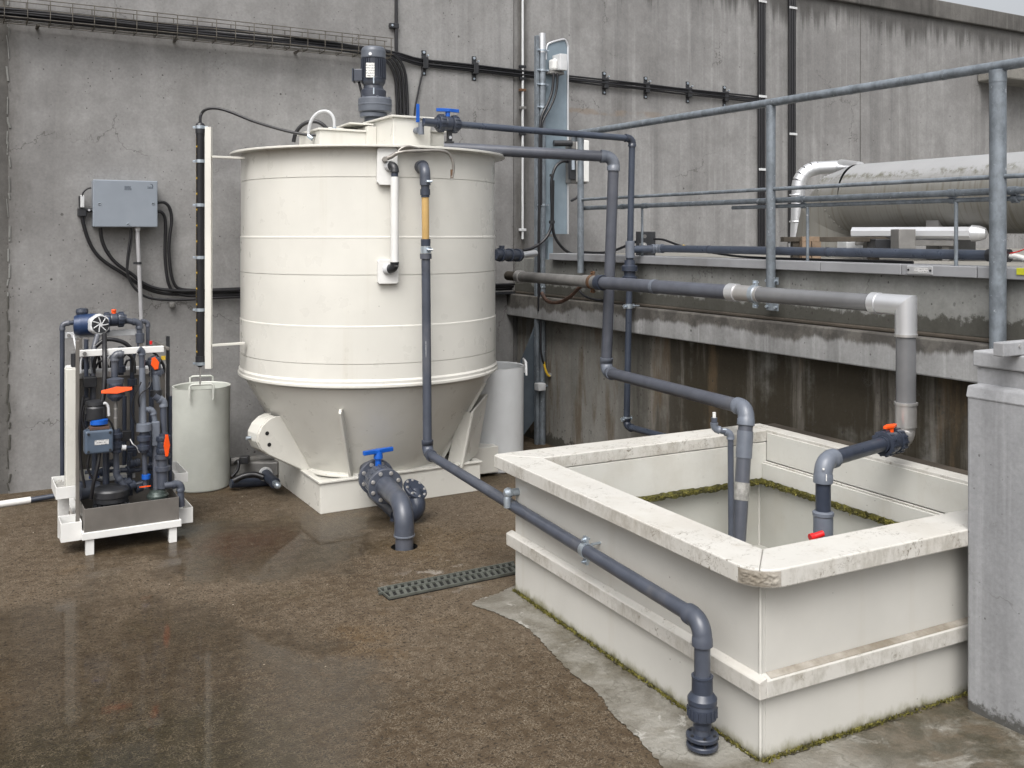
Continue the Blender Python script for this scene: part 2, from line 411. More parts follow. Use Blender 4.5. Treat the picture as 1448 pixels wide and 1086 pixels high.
def mk_apron():
    g = G('pale_cement'); p = g.world()
    big = g.noise(p, 2.2, 7, .65, .6); med = g.noise(p, 9, 6, .65); fine = g.noise(p, 60, 4, .6)
    col = g.mix(g.step(big, .35, .65), (.115, .104, .082), (.265, .256, .228))
    col = g.mix(g.math('MULTIPLY', g.step(med, .54, .7), .45), col, (.105, .09, .062))
    col = g.mix(g.math('MULTIPLY', g.step(g.noise(g.map(p, loc=(3, 1, 0)), 4.3, 7, .7, 1.2), .6, .64), .75), col, (.42, .41, .38))
    col = g.mix(g.math('MULTIPLY', g.step(g.noise(g.map(p, loc=(6, 4, 0)), 1.7, 6, .6), .50, .64), .75), col, (.070, .058, .034))
    fr = g.math('MULTIPLY', g.step(g.math('ADD', g.sep(p)[0], g.math('MULTIPLY', g.noise(p, 3, 5, .65), .5)), 2.65, 3.1), g.step(g.noise(g.map(p, (1, 2.2, 1), (2, 2, 0), (0, 0, .5)), 3.2, 6, .65, .8), .62, .46))
    col = g.mix(g.math('MULTIPLY', fr, .85), col, g.mix(g.step(med, .4, .6), (.040, .034, .018), (.085, .066, .042)))
    rg = g.vor(g.n('ShaderNodeVectorMath', {0: p, 1: g.n('ShaderNodeVectorMath', {0: g.noise(p, 5, 4, .6, col=True), 'Scale': .5}, operation='SCALE').outputs[0]}, operation='ADD').outputs[0], 3.0, 'DISTANCE_TO_EDGE')
    col = g.mix(g.math('MULTIPLY', g.step(rg, .03, .0), .5), col, (.075, .068, .05))
    col = g.mix(.3, col, g.ramp(fine, [(.3, .5), (.7, 1.0)]), 'MULTIPLY')
    return g.set(base=col, rough=g.math('ADD', g.math('MULTIPLY', med, .5), .2), normal=g.bump(g.math('ADD', g.math('MULTIPLY', big, 2.0), fine), .5, .012))

def mk_plastic_white(name, c, weather=.0, rough=.38, scuffs=.06, axis=(1,1,1), green_z=None):
    """white polypropylene sheet: faint tone, scratches, and where asked a weathered grime"""
    g = G(name); p = g.world(); xyz = g.sep(p)
    n1 = g.noise(p, 1.6, 5, .6)
    col = g.mix(g.step(n1, .3, .7), tuple(x*.93 for x in c), tuple(min(.9, x*1.04) for x in c))
    # thin scratches
    q = g.map(p, (6, 6, 30), rot=(.5, .3, 0)); sc1 = g.noise(q, 5, 5, .7)
    scm = g.math('MULTIPLY', g.step(g.math('ABSOLUTE', g.math('SUBTRACT', sc1, .5)), .008, .002), g.step(g.noise(p, 3.4, 4), .58, .68))
    col = g.mix(g.math('MULTIPLY', scm, scuffs), col, (.2, .18, .15))
    run = g.noise(g.map(p, (9, 9, .4)), 1.0, 5, .6)
    col = g.mix(g.math('MULTIPLY', g.step(run, .56, .75), .16), col, (.33, .28, .2))
    sp = g.vor(p, 26, 'F1'); spc = g.sep(g.vor(p, 26, 'F1', 'Color'))[0]
    col = g.mix(g.math('MULTIPLY', g.math('MULTIPLY', g.step(sp, .11, .05), g.step(spc, .93, .96)), .65), col, (.08, .07, .06))
    if weather:
        w1 = g.noise(p, 34, 6, .75, 1.0); w2 = g.noise(p, 5.5, 5, .65)
        wm = g.math('MULTIPLY', g.step(w1, .565, .64), g.step(w2, .40, .62))
        col = g.mix(g.math('MULTIPLY', wm, weather), col, (.13, .115, .09))
        w3 = g.noise(g.map(p, (1, 1, 1)), 7, 7, .75, .4)
        col = g.mix(g.math('MULTIPLY', g.step(w3, .57, .72), weather*.5), col, (.27, .24, .19))
        w4 = g.step(g.noise(p, 2.6, 6, .65), .45, .68); col = g.mix(g.math('MULTIPLY', w4, .30), col, (.34, .31, .26))
        if weather > .5:
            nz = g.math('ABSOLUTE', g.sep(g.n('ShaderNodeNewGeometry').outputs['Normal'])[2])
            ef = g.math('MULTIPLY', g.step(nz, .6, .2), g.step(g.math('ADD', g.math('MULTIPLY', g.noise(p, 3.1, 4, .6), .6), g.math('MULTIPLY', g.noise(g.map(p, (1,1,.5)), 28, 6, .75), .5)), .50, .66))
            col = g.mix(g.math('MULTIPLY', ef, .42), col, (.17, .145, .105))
            vn = g.vor(g.n('ShaderNodeVectorMath', {0: p, 1: g.n('ShaderNodeVectorMath', {0: g.noise(p, 7, 5, .7, col=True), 'Scale': .35}, operation='SCALE').outputs[0]}, operation='ADD').outputs[0], 5.5, 'DISTANCE_TO_EDGE')
            col = g.mix(g.math('MULTIPLY', g.math('MULTIPLY', g.step(vn, .016, .0), g.step(w2, .45, .6)), weather*.9), col, (.16, .14, .11))
    if green_z:
        gm = g.step(g.math('ADD', g.math('MULTIPLY', g.math('SUBTRACT', green_z, xyz[2]), 9.0), g.noise(g.map(p, (1,1,.5)), 14, 6, .7)), .5, .95)
        col = g.mix(g.math('MULTIPLY', gm, .75), col, (.13, .12, .045))
        gm2 = g.step(g.math('ADD', g.math('MULTIPLY', g.math('SUBTRACT', green_z*.4, xyz[2]), 14.0), g.noise(g.map(p, (1,1,.5)), 22, 6, .7)), .5, .8)
        col = g.mix(g.math('MULTIPLY', gm2, .8), col, (.05, .045, .022))
    r = g.math('ADD', g.math('MULTIPLY', g.noise(p, 8, 5), .25), rough-.12)
    return g.set(base=col, rough=r, normal=g.bump(g.noise(p, 3.5, 3), .06, .02), spec=.45)

def mk_galv(name='galvanised_steel', c=(.165, .188, .212)):
    g = G(name); p = g.world()
    vc = g.sep(g.vor(p, 55, 'F1', 'Color'))[0]
    n = g.noise(g.map(p, (1,1,.5)), 18, 5, .65)
    col = g.mix(g.step(n, .35, .7), tuple(x*.72 for x in c), tuple(x*1.22 for x in c))
    col = g.mix(g.math('MULTIPLY', vc, .25), col, tuple(x*1.5 for x in c))
    col = g.mix(g.math('MULTIPLY', g.step(g.noise(p, 34, 5, .7), .62, .7), .6), col, (.5, .53, .56))
    return g.set(base=col, metal=.3, rough=g.math('ADD', g.math('MULTIPLY', n, .3), .30), normal=g.bump(g.noise(p, 70, 3), .12, .003))

def mk_tank_jacket():
    g = G('dirty_aluminium_jacket'); p = g.world(); xyz = g.sep(p)
    st = g.noise(g.map(p, (1, 55, 2.5)), 1.0, 5, .65)
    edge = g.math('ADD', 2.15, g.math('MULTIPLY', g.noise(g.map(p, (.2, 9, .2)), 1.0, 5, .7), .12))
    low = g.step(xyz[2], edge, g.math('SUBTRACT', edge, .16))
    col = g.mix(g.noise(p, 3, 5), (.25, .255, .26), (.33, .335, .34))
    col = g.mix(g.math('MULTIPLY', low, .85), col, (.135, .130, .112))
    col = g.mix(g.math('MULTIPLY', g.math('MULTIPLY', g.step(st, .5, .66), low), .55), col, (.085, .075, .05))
    line = g.step(g.math('ABSOLUTE', g.math('SUBTRACT', xyz[2], g.math('SUBTRACT', edge, .035))), .035, .0)
    col = g.mix(g.math('MULTIPLY', g.math('MULTIPLY', line, g.step(g.noise(p, 16, 5, .7), .42, .6)), .75), col, (.06, .055, .02))
    return g.set(base=col, metal=.15, rough=.5, normal=g.bump(st, .08, .01))

def mk_label(name, bg=(.62, .62, .60), ink=(.06, .06, .07), rows=9, cols=3.0, ax=2):
    """print too small to read in the photograph: lines of specks"""
    g = G(name); p = g.objc(); xyz = g.sep(p)
    z = g.math('FRACT', g.math('MULTIPLY', xyz[ax], rows))
    row = g.math('MULTIPLY', g.step(z, .25, .35), g.step(z, .8, .7))
    ch = g.step(g.noise(p, 190, 2), .46, .54)
    return g.set(base=g.mix(g.math('MULTIPLY', g.math('MULTIPLY', row, ch), .85), bg, ink), rough=.4)

M = {}
M['wall'] = mk_concrete('board_marked_concrete', (.185, .182, .180), (.262, .260, .257), .27, (2.8, 4.6), 1.0, True, (4.30, .95), joint=4.30)
M['wall_cap'] = mk_concrete('dark_weathered_cap', (.075, .072, .068), (.13, .125, .118), .5, None, .8, False)
M['ret_up'] = mk_concrete('parapet_concrete', (.15, .152, .142), (.235, .238, .23), .25, None, 1.5, True, None, None, (1.345, 5.0))
M['ret_beam'] = mk_concrete('ledge_beam_concrete', (.21, .21, .208), (.315, .318, .32), .5, None, .9, False, None, None, None, (1.165, .13))
M['ret_low'] = mk_concrete('stained_wall_concrete', (.165, .162, .148), (.25, .247, .23), .35, None, 1.4, True, None, ((.036, .030, .020), 5.0, 6.3), (.10, 2.5))
M['ledge'] = mk_concrete('dark_ledge', (.035, .030, .024), (.075, .063, .05), .2, None, .5, False)
M['pillar'] = mk_concrete('grey_painted_concrete', (.245, .25, .26), (.315, .321, .333), .35, None, .9, True, None, None, (.06, 3.5))
M['deck'] = mk_concrete('deck_concrete', (.16, .155, .14), (.25, .24, .22), .1, None, 1.0, True)
M['ground'] = mk_ground()
M['apron'] = mk_apron()
PP = (.575, .565, .522)
M['pp'] = mk_plastic_white('ivory_polypropylene', PP, 0, .30)
M['ppw'] = mk_plastic_white('weathered_ivory_sheet', (.50, .49, .46), .9, .5)
M['ppdirt'] = mk_plastic_white('grimy_ledge_sheet', (.40, .38, .34), 1.0, .6)
M['ppwall'] = mk_plastic_white('ivory_sheet_wall', (.48, .472, .442), .0, .42, .3, green_z=.05)
M['ppin'] = mk_plastic_white('ivory_sheet_inside', (.49, .487, .455), .12, .45)
M['pplow'] = mk_plastic_white('slimed_sheet', (.40, .40, .37), .1, .4)
M['ppwhite'] = simple('white_plastic', (.64, .64, .625), .35, 0, .05, 6, (.35,.32,.27), .3)
M['bucket'] = simple('greenish_white_plastic', (.49, .505, .465), .4, 0, .07, 4, (.3,.3,.25), .3)
M['barrel'] = simple('bluish_white_plastic', (.54, .555, .565), .4, 0, .05, 4, (.3,.3,.28), .2)
M['pvc'] = simple('grey_pvc', (.056, .064, .084), .34, 0, .14, 9, (.16,.155,.15), .3, .04, 40, .12)
M['pvcl'] = simple('light_grey_pvc', (.118, .133, .162), .36, 0, .12, 9, (.22,.21,.2), .35, .04, 40)
M['pvcm'] = simple('mid_grey_pvc', (.072, .078, .096), .34, 0, .12, 9, (.15,.145,.14), .255, .04, 40)
M['pvcd'] = simple('dark_blue_grey_pvc', (.030, .037, .055), .34, 0, .15, 12, (.1,.1,.1), .3, .04, 40)
M['blk'] = simple('black_rubber', (.008, .008, .010), .38, 0, .2, 20, (.04,.038,.035), .2)
M['blkp'] = simple('black_plastic', (.018, .019, .022), .4, 0, .2, 20, (.07,.065,.06), .4)
M['steel'] = simple('stainless_steel', (.54, .53, .52), .33, .75, .06, 12, (.25,.22,.19), .15, .02, 60, .06)
M['zinc'] = simple('zinc_plated', (.46, .52, .58), .33, .75, .1, 30, None, 0, .02, 60, .06)
M['inox'] = simple('brushed_inox_plate', (.20, .187, .172), .42, .55, .12, 5, (.1,.09,.08), .4, .05, 30)
M['galv'] = mk_galv()
M['galvb'] = simple('blue_grey_steel', (.195, .245, .285), .4, .25, .1, 5, (.3,.33,.36), .4)
M['galvd'] = simple('dark_blue_grey_steel', (.085, .105, .125), .5, .2, .12, 5, (.15,.16,.17), .4)
M['coping'] = simple('grey_coping_sheet', (.29, .295, .31), .45, .3, .1, 3, (.15,.14,.12), .4)
M['boxgrey'] = simple('blue_grey_enamel', (.22, .248, .285), .38, .1, .04, 5, (.25,.27,.3), .2, .02, 40)
M['lgrey'] = simple('light_grey_plastic', (.50, .51, .52), .45, 0, .08, 10, (.3,.29,.27), .3)
M['pipecond'] = simple('grey_conduit', (.30, .30, .31), .45, 0, .08, 10, (.2,.19,.17), .3)
M['blue'] = simple('blue_plastic', (.008, .085, .40), .32, 0, .12, 12)
M['orange'] = simple('orange_plastic', (.80, .085, .008), .38, 0, .1, 12)
M['red'] = simple('red_plastic', (.55, .012, .014), .32, 0, .15, 12)
M['yellow'] = simple('yellow_mark', (.65, .42, .03), .5, 0, .1, 12)
M['amber'] = simple('amber_tube', (.44, .29, .115), .18, 0, .1, 8, (.62,.45,.2), .5)
M['motor'] = simple('dark_slate_enamel', (.040, .046, .062), .36, .1, .1, 12)
M['gear'] = simple('grey_enamel', (.10, .112, .135), .38, .1, .08, 12)
M['pumpblue'] = simple('navy_blue_cast', (.014, .032, .085), .35, .1, .15, 15)
M['wire'] = simple('weathered_wire', (.11, .10, .085), .5, .6, .3, 20)
M['rusty'] = simple('rusty_bracket', (.10, .055, .03), .7, .2, .4, 30)
M['hose'] = simple('clear_hose', (.46, .47, .48), .18, 0, .1, 20)
M['green'] = simple('dark_green_cast', (.05, .065, .06), .3, .3, .2, 20)
M['jacket'] = mk_tank_jacket()
M['bright'] = simple('bright_cladding', (.66, .67, .69), .34, .7, .05, 5, (.4,.38,.36), .15, .02, 40, .06)
M['greybrown'] = simple('dirty_grey_paint', (.19, .186, .18), .5, .3, .15, 8, (.1,.09,.07), .5)
M['wood'] = simple('weathered_timber', (.17, .12, .08), .7, 0, .25, 15)
M['brownh'] = simple('rust_brown_hose', (.075, .042, .03), .6, 0, .3, 25)
M['grate'] = simple('green_grey_grating', (.092, .098, .086), .5, .3, .2, 15, (.05,.045,.03), .5)
M['dark'] = simple('painted_void_shade', (.006, .006, .006), .8)  # near-black colour standing in for the shade inside holes and slots
M['moss'] = simple('wet_moss', (.060, .056, .010), .8, 0, .6, 30, (.03,.025,.008), .7, .3, 60)
M['mossb'] = simple('green_moss', (.115, .105, .018), .85, 0, .6, 25, (.05,.045,.015), .6, .3, 60)
M['chip'] = mk_concrete('chipped_dirty_edge', (.17, .145, .11), (.47, .45, .41), .0, None, 0, False)
M['pvcb'] = simple('blue_grey_pvc', (.042, .052, .074), .32, 0, .12, 10, (.13,.13,.13), .2, .03, 40)
M['pipeg'] = simple('glossy_grey_pipe', (.20, .203, .212), .25, .4, .08, 6, (.16,.155,.15), .12, .004, 40, .05)
M['tubem'] = simple('dull_steel_tube', (.27, .255, .235), .35, .5, .15, 20, (.12,.1,.08), .3)
M['muck'] = simple('dark_muck', (.035, .03, .018), .7, 0, .5, 30, (.08,.07,.03), .6, .4, 60)
M['tape'] = simple('worn_tape', (.26, .255, .24), .5, 0, .3, 30)
M['label'] = mk_label('printed_label', rows=55)
M['label2'] = mk_label('printed_plate', (.5,.5,.5), (.1,.1,.1), 90)
M['water'] = simple('murky_water', (.03, .032, .025), .08, 0, .1, 3)
# ---------------------------------------------------------------- the setting
YW = 7.36      # back wall face
XR = 4.31      # lower face of the retaining wall
# drain hole position
HOLE = at(572, 774, Z=0)

def ground():
    m = MB(); hx, hy = HOLE.x + .004, HOLE.y + .012; R = .075; S = .3; n = 32
    ring = [V((hx + R*math.cos(2*PI*i/n), hy + R*math.sin(2*PI*i/n), 0)) for i in range(n)]
    sq = []
    for i in range(n):
        c, s_ = math.cos(2*PI*i/n), math.sin(2*PI*i/n); k = S/max(abs(c), abs(s_))
        sq.append(V((hx + c*k, hy + s_*k, 0)))
    m.add(ring + sq, [(i, n+i, n+(i+1) % n, (i+1) % n) for i in range(n)])
    x0, x1, y0, y1 = -40, 12, -40, YW + .2
    m.add([(x0,y0,0),(x1,y0,0),(x1,hy-S,0),(x0,hy-S,0)], [(0,1,2,3)])
    m.add([(x0,hy+S,0),(x1,hy+S,0),(x1,y1,0),(x0,y1,0)], [(0,1,2,3)])
    m.add([(x0,hy-S,0),(hx-S,hy-S,0),(hx-S,hy+S,0),(x0,hy+S,0)], [(0,1,2,3)])
    m.add([(hx+S,hy-S,0),(x1,hy-S,0),(x1,hy+S,0),(hx+S,hy+S,0)], [(0,1,2,3)])
    tag(m.build('courtyard_ground', M['ground']), kind='structure')
    h = MB()
    low = [V((p.x, p.y, -.35)) for p in ring]
    h.add(ring + low, [(i, (i+1) % n, n+(i+1) % n, n+i) for i in range(n)], True)
    h.add(low, [list(range(n))])
    tag(h.build('ground_drain_hole', M['dark']), kind='structure')
ground()

# cement apron: irregular pale screed along the sump
def jag(pts, amp, n=7):
    out = []
    for a, b in zip(pts, pts[1:]):
        for k in range(n):
            t = k/n; p = a.lerp(b, t); d = (b-a).normalized(); w = V((-d.y, d.x, 0))
            out.append(p + w*random.uniform(-amp, amp))
    return out + [pts[-1]]
edge = [at(*q, Z=.004) for q in ((728,828),(706,838),(668,853),(700,866),(742,886),(775,916),(800,944),(842,977),(868,1010),(905,1046),(950,1100),(1005,1180))]
inner = [V((2.2, 1.6, .004)), V((3.6, 1.4, .004)), V((3.6, 2.6, .004)), V((2.55, 4.1, .004))]
edge = jag(crom(edge, 4), .006, 4)
ap = MB(); ap.add(edge + inner, [list(range(len(edge) + 4))])
tag(ap.build('cement_apron', M['apron']), kind='structure')

# upper terrace behind the retaining wall
tag(MB().box(XR + .1, 30, -6, YW - .002, .3, 1.572).build('upper_terrace', M['deck']), kind='structure')

# back wall
w = thing('concrete_wall', (3, YW, 0), 'tall grey board-marked concrete wall closing the yard behind the tank', 'wall')
xl = at(11, 400, Y=YW).x
mb = MB()
mb.box(xl + .004, 4.27, YW, YW + .35, -.2, 4.28).build('wall_panel', M['wall'], w)
mb = MB(); mb.box(4.282, at(1217, 200, Y=YW).x, YW + .012, YW + .35, -.2, 4.28).build('wall_panel', M['wall'], w)
mb = MB(); mb.box(at(1217, 200, Y=YW).x + .02, 22, YW + .012, YW + .35, -.2, 4.28).build('wall_panel', M['wall'], w)
mb = MB(); mb.box(-12, xl - .006, YW + .02, YW + .35, -.2, 4.28).build('wall_panel', M['wall'], w)
mb = MB(); mb.box(-12, 22, YW + .018, YW + .34, -.2, 4.27).build('joint_filling', M['wall_cap'], w)
# rough broken arris along the joints
for jx, sg in ((xl, 1),):
    j = MB(); z = 0.02
    while z < 4.2:
        hgt = random.uniform(.03, .14); wd = random.uniform(.004, .014)
        j.obox((jx + sg*random.uniform(-.004, .012), YW - .001, z + hgt/2), (wd/2, 0, 0), (0, random.uniform(.003, .007), 0), (random.uniform(-.006, .006), 0, hgt/2))
        z += hgt*random.uniform(.8, 1.6)
    j.build('joint_mortar', M['ret_up'] if sg > 0 else M['wall_cap'], w, bevel=.002)
MB().box(-12, 22, YW - .03, YW + .42, 4.281, 4.49).build('wall_cap', M['wall_cap'], w, bevel=.012)
a = at(1421, 100, Y=YW - .35)
MB().box(a.x, 22, YW - .35, YW + .011, at(1440, 113, Y=YW-.35).z, at(1440, 94, Y=YW-.35).z).build('wall_ledge', M['deck'], w, bevel=.02)

# retaining wall
r = thing('retaining_wall', (XR, 4, 0), 'stained low retaining wall with a projecting ledge, behind the square basin', 'wall')
MB().box(XR, XR + .3, -5, YW - .001, -.2, 1.042).build('lower_wall', M['ret_low'], r)
MB().box(4.20, XR + .3, -5, YW - .001, 1.044, 1.232).build('ledge_beam', M['ret_beam'], r, bevel=.008)
MB().box(4.255, XR + .3, -5, YW - .001, 1.234, 1.254).build('ledge_strip', M['ledge'], r, bevel=.006)
MB().box(4.285, XR + .3, -5, YW - .001, 1.256, 1.538).build('upper_wall', M['ret_up'], r)
for y0, y1 in ((2.9, 3.32), (3.325, 3.86), (3.865, 6.72)):
    MB().box(4.235, XR + .13, y0, y1, 1.54, 1.594).build('coping', M['coping'], r, bevel=.004)
MB().box(4.235, XR + .13, -5, 2.895, 1.54, 1.594).build('coping', M['coping'], r, bevel=.004)
np_ = at(1301, 382, X=4.234)
pl = MB().box(4.229, 4.235, np_.y - .075, np_.y + .075, np_.z - .021, np_.z + .021).build('name_plate', M['bright'], r, bevel=.003)
MB().box(4.2275, 4.2288, np_.y - .05, np_.y + .03, np_.z - .012, np_.z + .012).build('plate_print', M['label2'], pl)
m_ = MB()
for s_ in (-1, 1): m_.cyl((4.229, np_.y + s_*.064, np_.z), (4.226, np_.y + s_*.064, np_.z), .006, 10)
m_.build('screw', M['blkp'], pl)
st = at(1444, 384, X=4.233)
MB().box(4.230, 4.2345, st.y - .05, st.y + .022, st.z - .016, st.z + .016).build('yellow_sticker', simple('yellow_green_sticker', (.42,.42,.02)), r, bevel=.002)

# painted pillar
PX, PY = 3.235, 2.255
p = thing('concrete_pillar', (PX + .5, PY - .5, 0), 'pale grey painted concrete block at the right edge, carrying a cap', 'wall')
MB().box(PX, 6, -4, PY, -.1, 1.165).build('pillar_block', M['pillar'], p, bevel=.012)
m_ = MB()   # uneven plaster lip
m_.prism([(PX - .005, PY + .003, 1.15), (PX + .008, PY + .003, 1.195), (PX + .04, PY - .03, 1.205), (PX + .04, PY - .03, 1.15)], (0, -5, 0))
m_.build('plaster_lip', M['pillar'], p, bevel=.006)
MB().box(PX + .036, 6, -4, PY - .02, 1.16, 1.262).build('pillar_neck', M['pillar'], p)
MB().box(PX + .024, 6, -4, PY - .008, 1.264, 1.322).build('pillar_cap', M['pillar'], p, bevel=.006)
kp = at(1404, 488, Y=2.10)
MB().box(kp.x, 6, 2.06, 2.10, 1.323, 1.372).build('kick_plate', M['pillar'], p, bevel=.004)
m_ = MB()
m_.cyl((kp.x + .09, 2.06, 1.356), (kp.x + .09, 2.056, 1.356), .006, 10); m_.build('screw', M['steel'], p)
# ---------------------------------------------------------------- mixing tank
TX, TY = 2.543, 6.38
TR, LIPR, LIPZ, CYZ = .879, .945, 2.293, .80
CEN = V((TX, TY, 0))
def on_tank(u, v, off=0.0):
    """point on the shell under a photograph position, pushed outwards by off"""
    d = FW + RT*((u-CX)/FPX) + V((0,0,(HZ-v)/FPX))
    a = d.x**2 + d.y**2; b = -2*(d.x*TX + d.y*TY); c = TX**2 + TY**2 - (TR+off)**2
    t = (-b - math.sqrt(max(0, b*b - 4*a*c)))/(2*a)
    return V((0,0,CAMH)) + d*t
def outward(p): return V((p.x - TX, p.y - TY, 0)).normalized()
def zt(v): return CAMH - (v - HZ)/FPX*5.93

tank = thing('mixing_tank', (TX, TY, 0), 'large ivory cylindrical tank with a conical bottom on a square plinth', 'tank')
m_ = MB()
e = .0035
zs = [zt(250), zt(336), zt(389), zt(463), zt(515)]
R = TR
m_.lathe([(R, CYZ + .06), (R, zs[4]-.002), (R-.006, zs[4]-.002), (R-.006, zs[4]+.002), (R, zs[4]+.002), (R, zs[3]),
          (R-e, zs[3]+.001), (R-e, zs[2]-.002), (R-e-.006, zs[2]-.002), (R-e-.006, zs[2]+.002), (R-e, zs[2]+.002), (R-e, zs[1]),
          (R-2*e, zs[1]+.001), (R-2*e, zs[0]-.002), (R-2*e-.006, zs[0]-.002), (R-2*e-.006, zs[0]+.002), (R-2*e, zs[0]+.002), (R-2*e, LIPZ-.012)], CEN, (0,0,1), 96)
m_.build('shell', M['pp'], tank)
for z, rr in ((zs[1], R-e*1.2), (zs[3], R-e*.4)):
    MB().lathe([(rr, -.010), (rr+.0018, -.005), (rr+.0018, .005), (rr-.002, .010)], CEN + V((0,0,z)), (0,0,1), 96).build('weld_bead', M['pp'], tank)
MB().lathe([(R-.02, CYZ+.006), (R+.010, CYZ+.008), (R+.014, CYZ+.014), (R+.014, CYZ+.026), (R+.009, CYZ+.034), (R+.009, CYZ+.050), (R, CYZ+.062)], CEN, (0,0,1), 96).build('lower_hoop', M['pp'], tank)
MB().lathe([(R-.05, LIPZ-.014), (LIPR-.002, LIPZ-.014), (LIPR, LIPZ-.012), (LIPR, LIPZ-.002), (LIPR-.002, LIPZ), (.01, LIPZ+.004)], CEN, (0,0,1), 96).build('lid_flange', M['pp'], tank)
CR, CZ = .50, .185
def cone_r(z): return CR + (R-.02-CR)*(z-CZ)/(CYZ-CZ)
MB().lathe([(CR, CZ), (R-.02, CYZ)], CEN, (0,0,1), 96).build('cone', M['pp'], tank)
MB().lathe([(CR-.01, CZ-.01), (CR+.03, CZ-.01), (CR+.033, CZ-.002), (CR+.028, CZ+.012), (CR, CZ+.022)], CEN, (0,0,1), 72).build('cone_foot_weld', M['pp'], tank)
# plinth: folded tray with a rim
x0, x1, y0, y1 = 2.0, 3.13, 5.845, 7.03
pb = MB()
t = .018
pb.box(x0, x1, y0, y0+t, .0, .19); pb.box(x0, x1, y1-t, y1, 0, .19); pb.box(x0, x0+t, y0+t, y1-t, 0, .19); pb.box(x1-t, x1, y0+t, y1-t, 0, .19)
pb.box(x0+t, x1-t, y0+t, y1-t, .145, .165)
plinth = pb.build('plinth', M['pp'], tank, bevel=.003)
rm = MB()
rm.box(x0-.012, x1+.012, y0-.012, y0+.03, .1905, .204); rm.box(x0-.012, x0+.03, y0+.0305, y1, .1905, .204); rm.box(x1-.03, x1+.012, y0+.0305, y1, .1905, .204)
rm.build('plinth_rim', M['pp'], plinth, bevel=.003)
MB().box(x1+.0005, x1+.30, y0+.28, y1-.1, .03, .22).build('plinth_extension', M['pp'], tank, bevel=.006)

def radial(az, rz, off):
    """points in the vertical plane through the axis at azimuth az, shifted sideways by off"""
    d = V((math.cos(az), math.sin(az), 0)); s_ = V((-d.y, d.x, 0))
    return [CEN + d*r_ + s_*off + V((0,0,z)) for r_, z in rz], s_
# front gusset fin
def fin(az, top_z, base_r, name='gusset_fin'):
    rz = [(CR-.02, CZ), (base_r, CZ-.018), (cone_r(top_z)+.05, top_z-.02), (cone_r(top_z)+.035, top_z+.006), (cone_r(top_z)-.02, top_z)]
    pts, s_ = radial(az, rz, -.009)
    MB().prism(pts, s_*.018).build(name, M['pp'], tank, bevel=.004)
front = math.atan2(-TY, -TX)
pf = at(488, 640, D=6.1); azf = math.atan2(pf.y-TY, pf.x-TX)
fin(azf, .665, CR+.065)
fin(azf + PI*.95, .665, CR+.065)
# left lifting bracket: two cheeks with a curved wrapper
azl = math.radians(190)
lug_poly = [(.49,.175),(.56,.20),(.80,.335),(.85,.375),(.874,.425),(.872,.475),(.845,.525),(.80,.56),(.755,.575),(cone_r(.57)-.01,.57)]
lug = None
for off in (-.085, .06):
    pts, s_ = radial(azl, lug_poly, off)
    b = MB(); b.prism(pts, s_*.016)
    if lug is None: lug = b.build('lifting_bracket', M['pp'], tank, bevel=.003)
    else: b.build('cheek_plate', M['pp'], lug, bevel=.003)
wr = MB(); prev = None
for r_, z in lug_poly[1:9]:
    a_, s_ = radial(azl, [(r_+.006, z)], -.069)
    b_, _ = radial(azl, [(r_+.006, z)], .06)
    q = (a_[0], b_[0])
    if prev: wr.prism([prev[0], prev[1], q[1], q[0]], (V((CEN.x, CEN.y, .55)) - prev[0]).normalized()*.008)
    prev = q
wr.build('wrapper_plate', M['pp'], lug)
for r_, z in ((.815, .475), (.80, .40)):
    pts, s_ = radial(azl, [(r_, z)], .0765)
    MB().cyl(pts[0], pts[0] + s_*.002, .013, 14).build('bolt_hole_disc', M['dark'], lug)  # black discs on the cheek, painting the dark of the holes
pts, s_ = radial(azl, [(.882, .44)], -.02); MB().cyl(pts[0] - V((.0,0,0)), pts[0] + V((-.03, 0, 0)), .012, 10).build('bolt', M['zinc'], lug)
# right lifting bracket: open-topped sheet box leaning along the cone
E = [(at(648,581,D=6.64), at(633,652,D=6.62)), (at(668,584,D=6.55), at(653,662,D=6.53)), (at(690,557,D=6.80), at(676,640,D=6.76)), (at(671,560,D=6.90), at(655,640,D=6.86))]
br = None
cenE = sum((a_ + b_ for a_, b_ in E), V((0,0,0)))/8
for k in range(4):
    (a_, b_), (c_, d_) = E[k], E[(k+1) % 4]
    nn = (c_ - a_).cross(b_ - a_).normalized()
    if nn.dot(cenE - a_) < 0: nn = -nn
    m_ = MB().prism([a_, c_, d_, b_], nn*.014)
    if br is None: br = m_.build('lifting_bracket', M['pp'], tank, bevel=.002)
    else: m_.build('face_plate', M['pp'], br, bevel=.002)
# vertical stiffener seam on the cone, right
a_ = on_tank(672, 545); az2 = math.radians(-44)
pts, s_ = radial(az2, [(CR-.01, CZ), (CR+.03, CZ), (cone_r(.74)+.02, .74), (cone_r(.74)-.01, .74)], -.006)
MB().prism(pts, s_*.012).build('seam_strip', M['pp'], tank, bevel=.002)

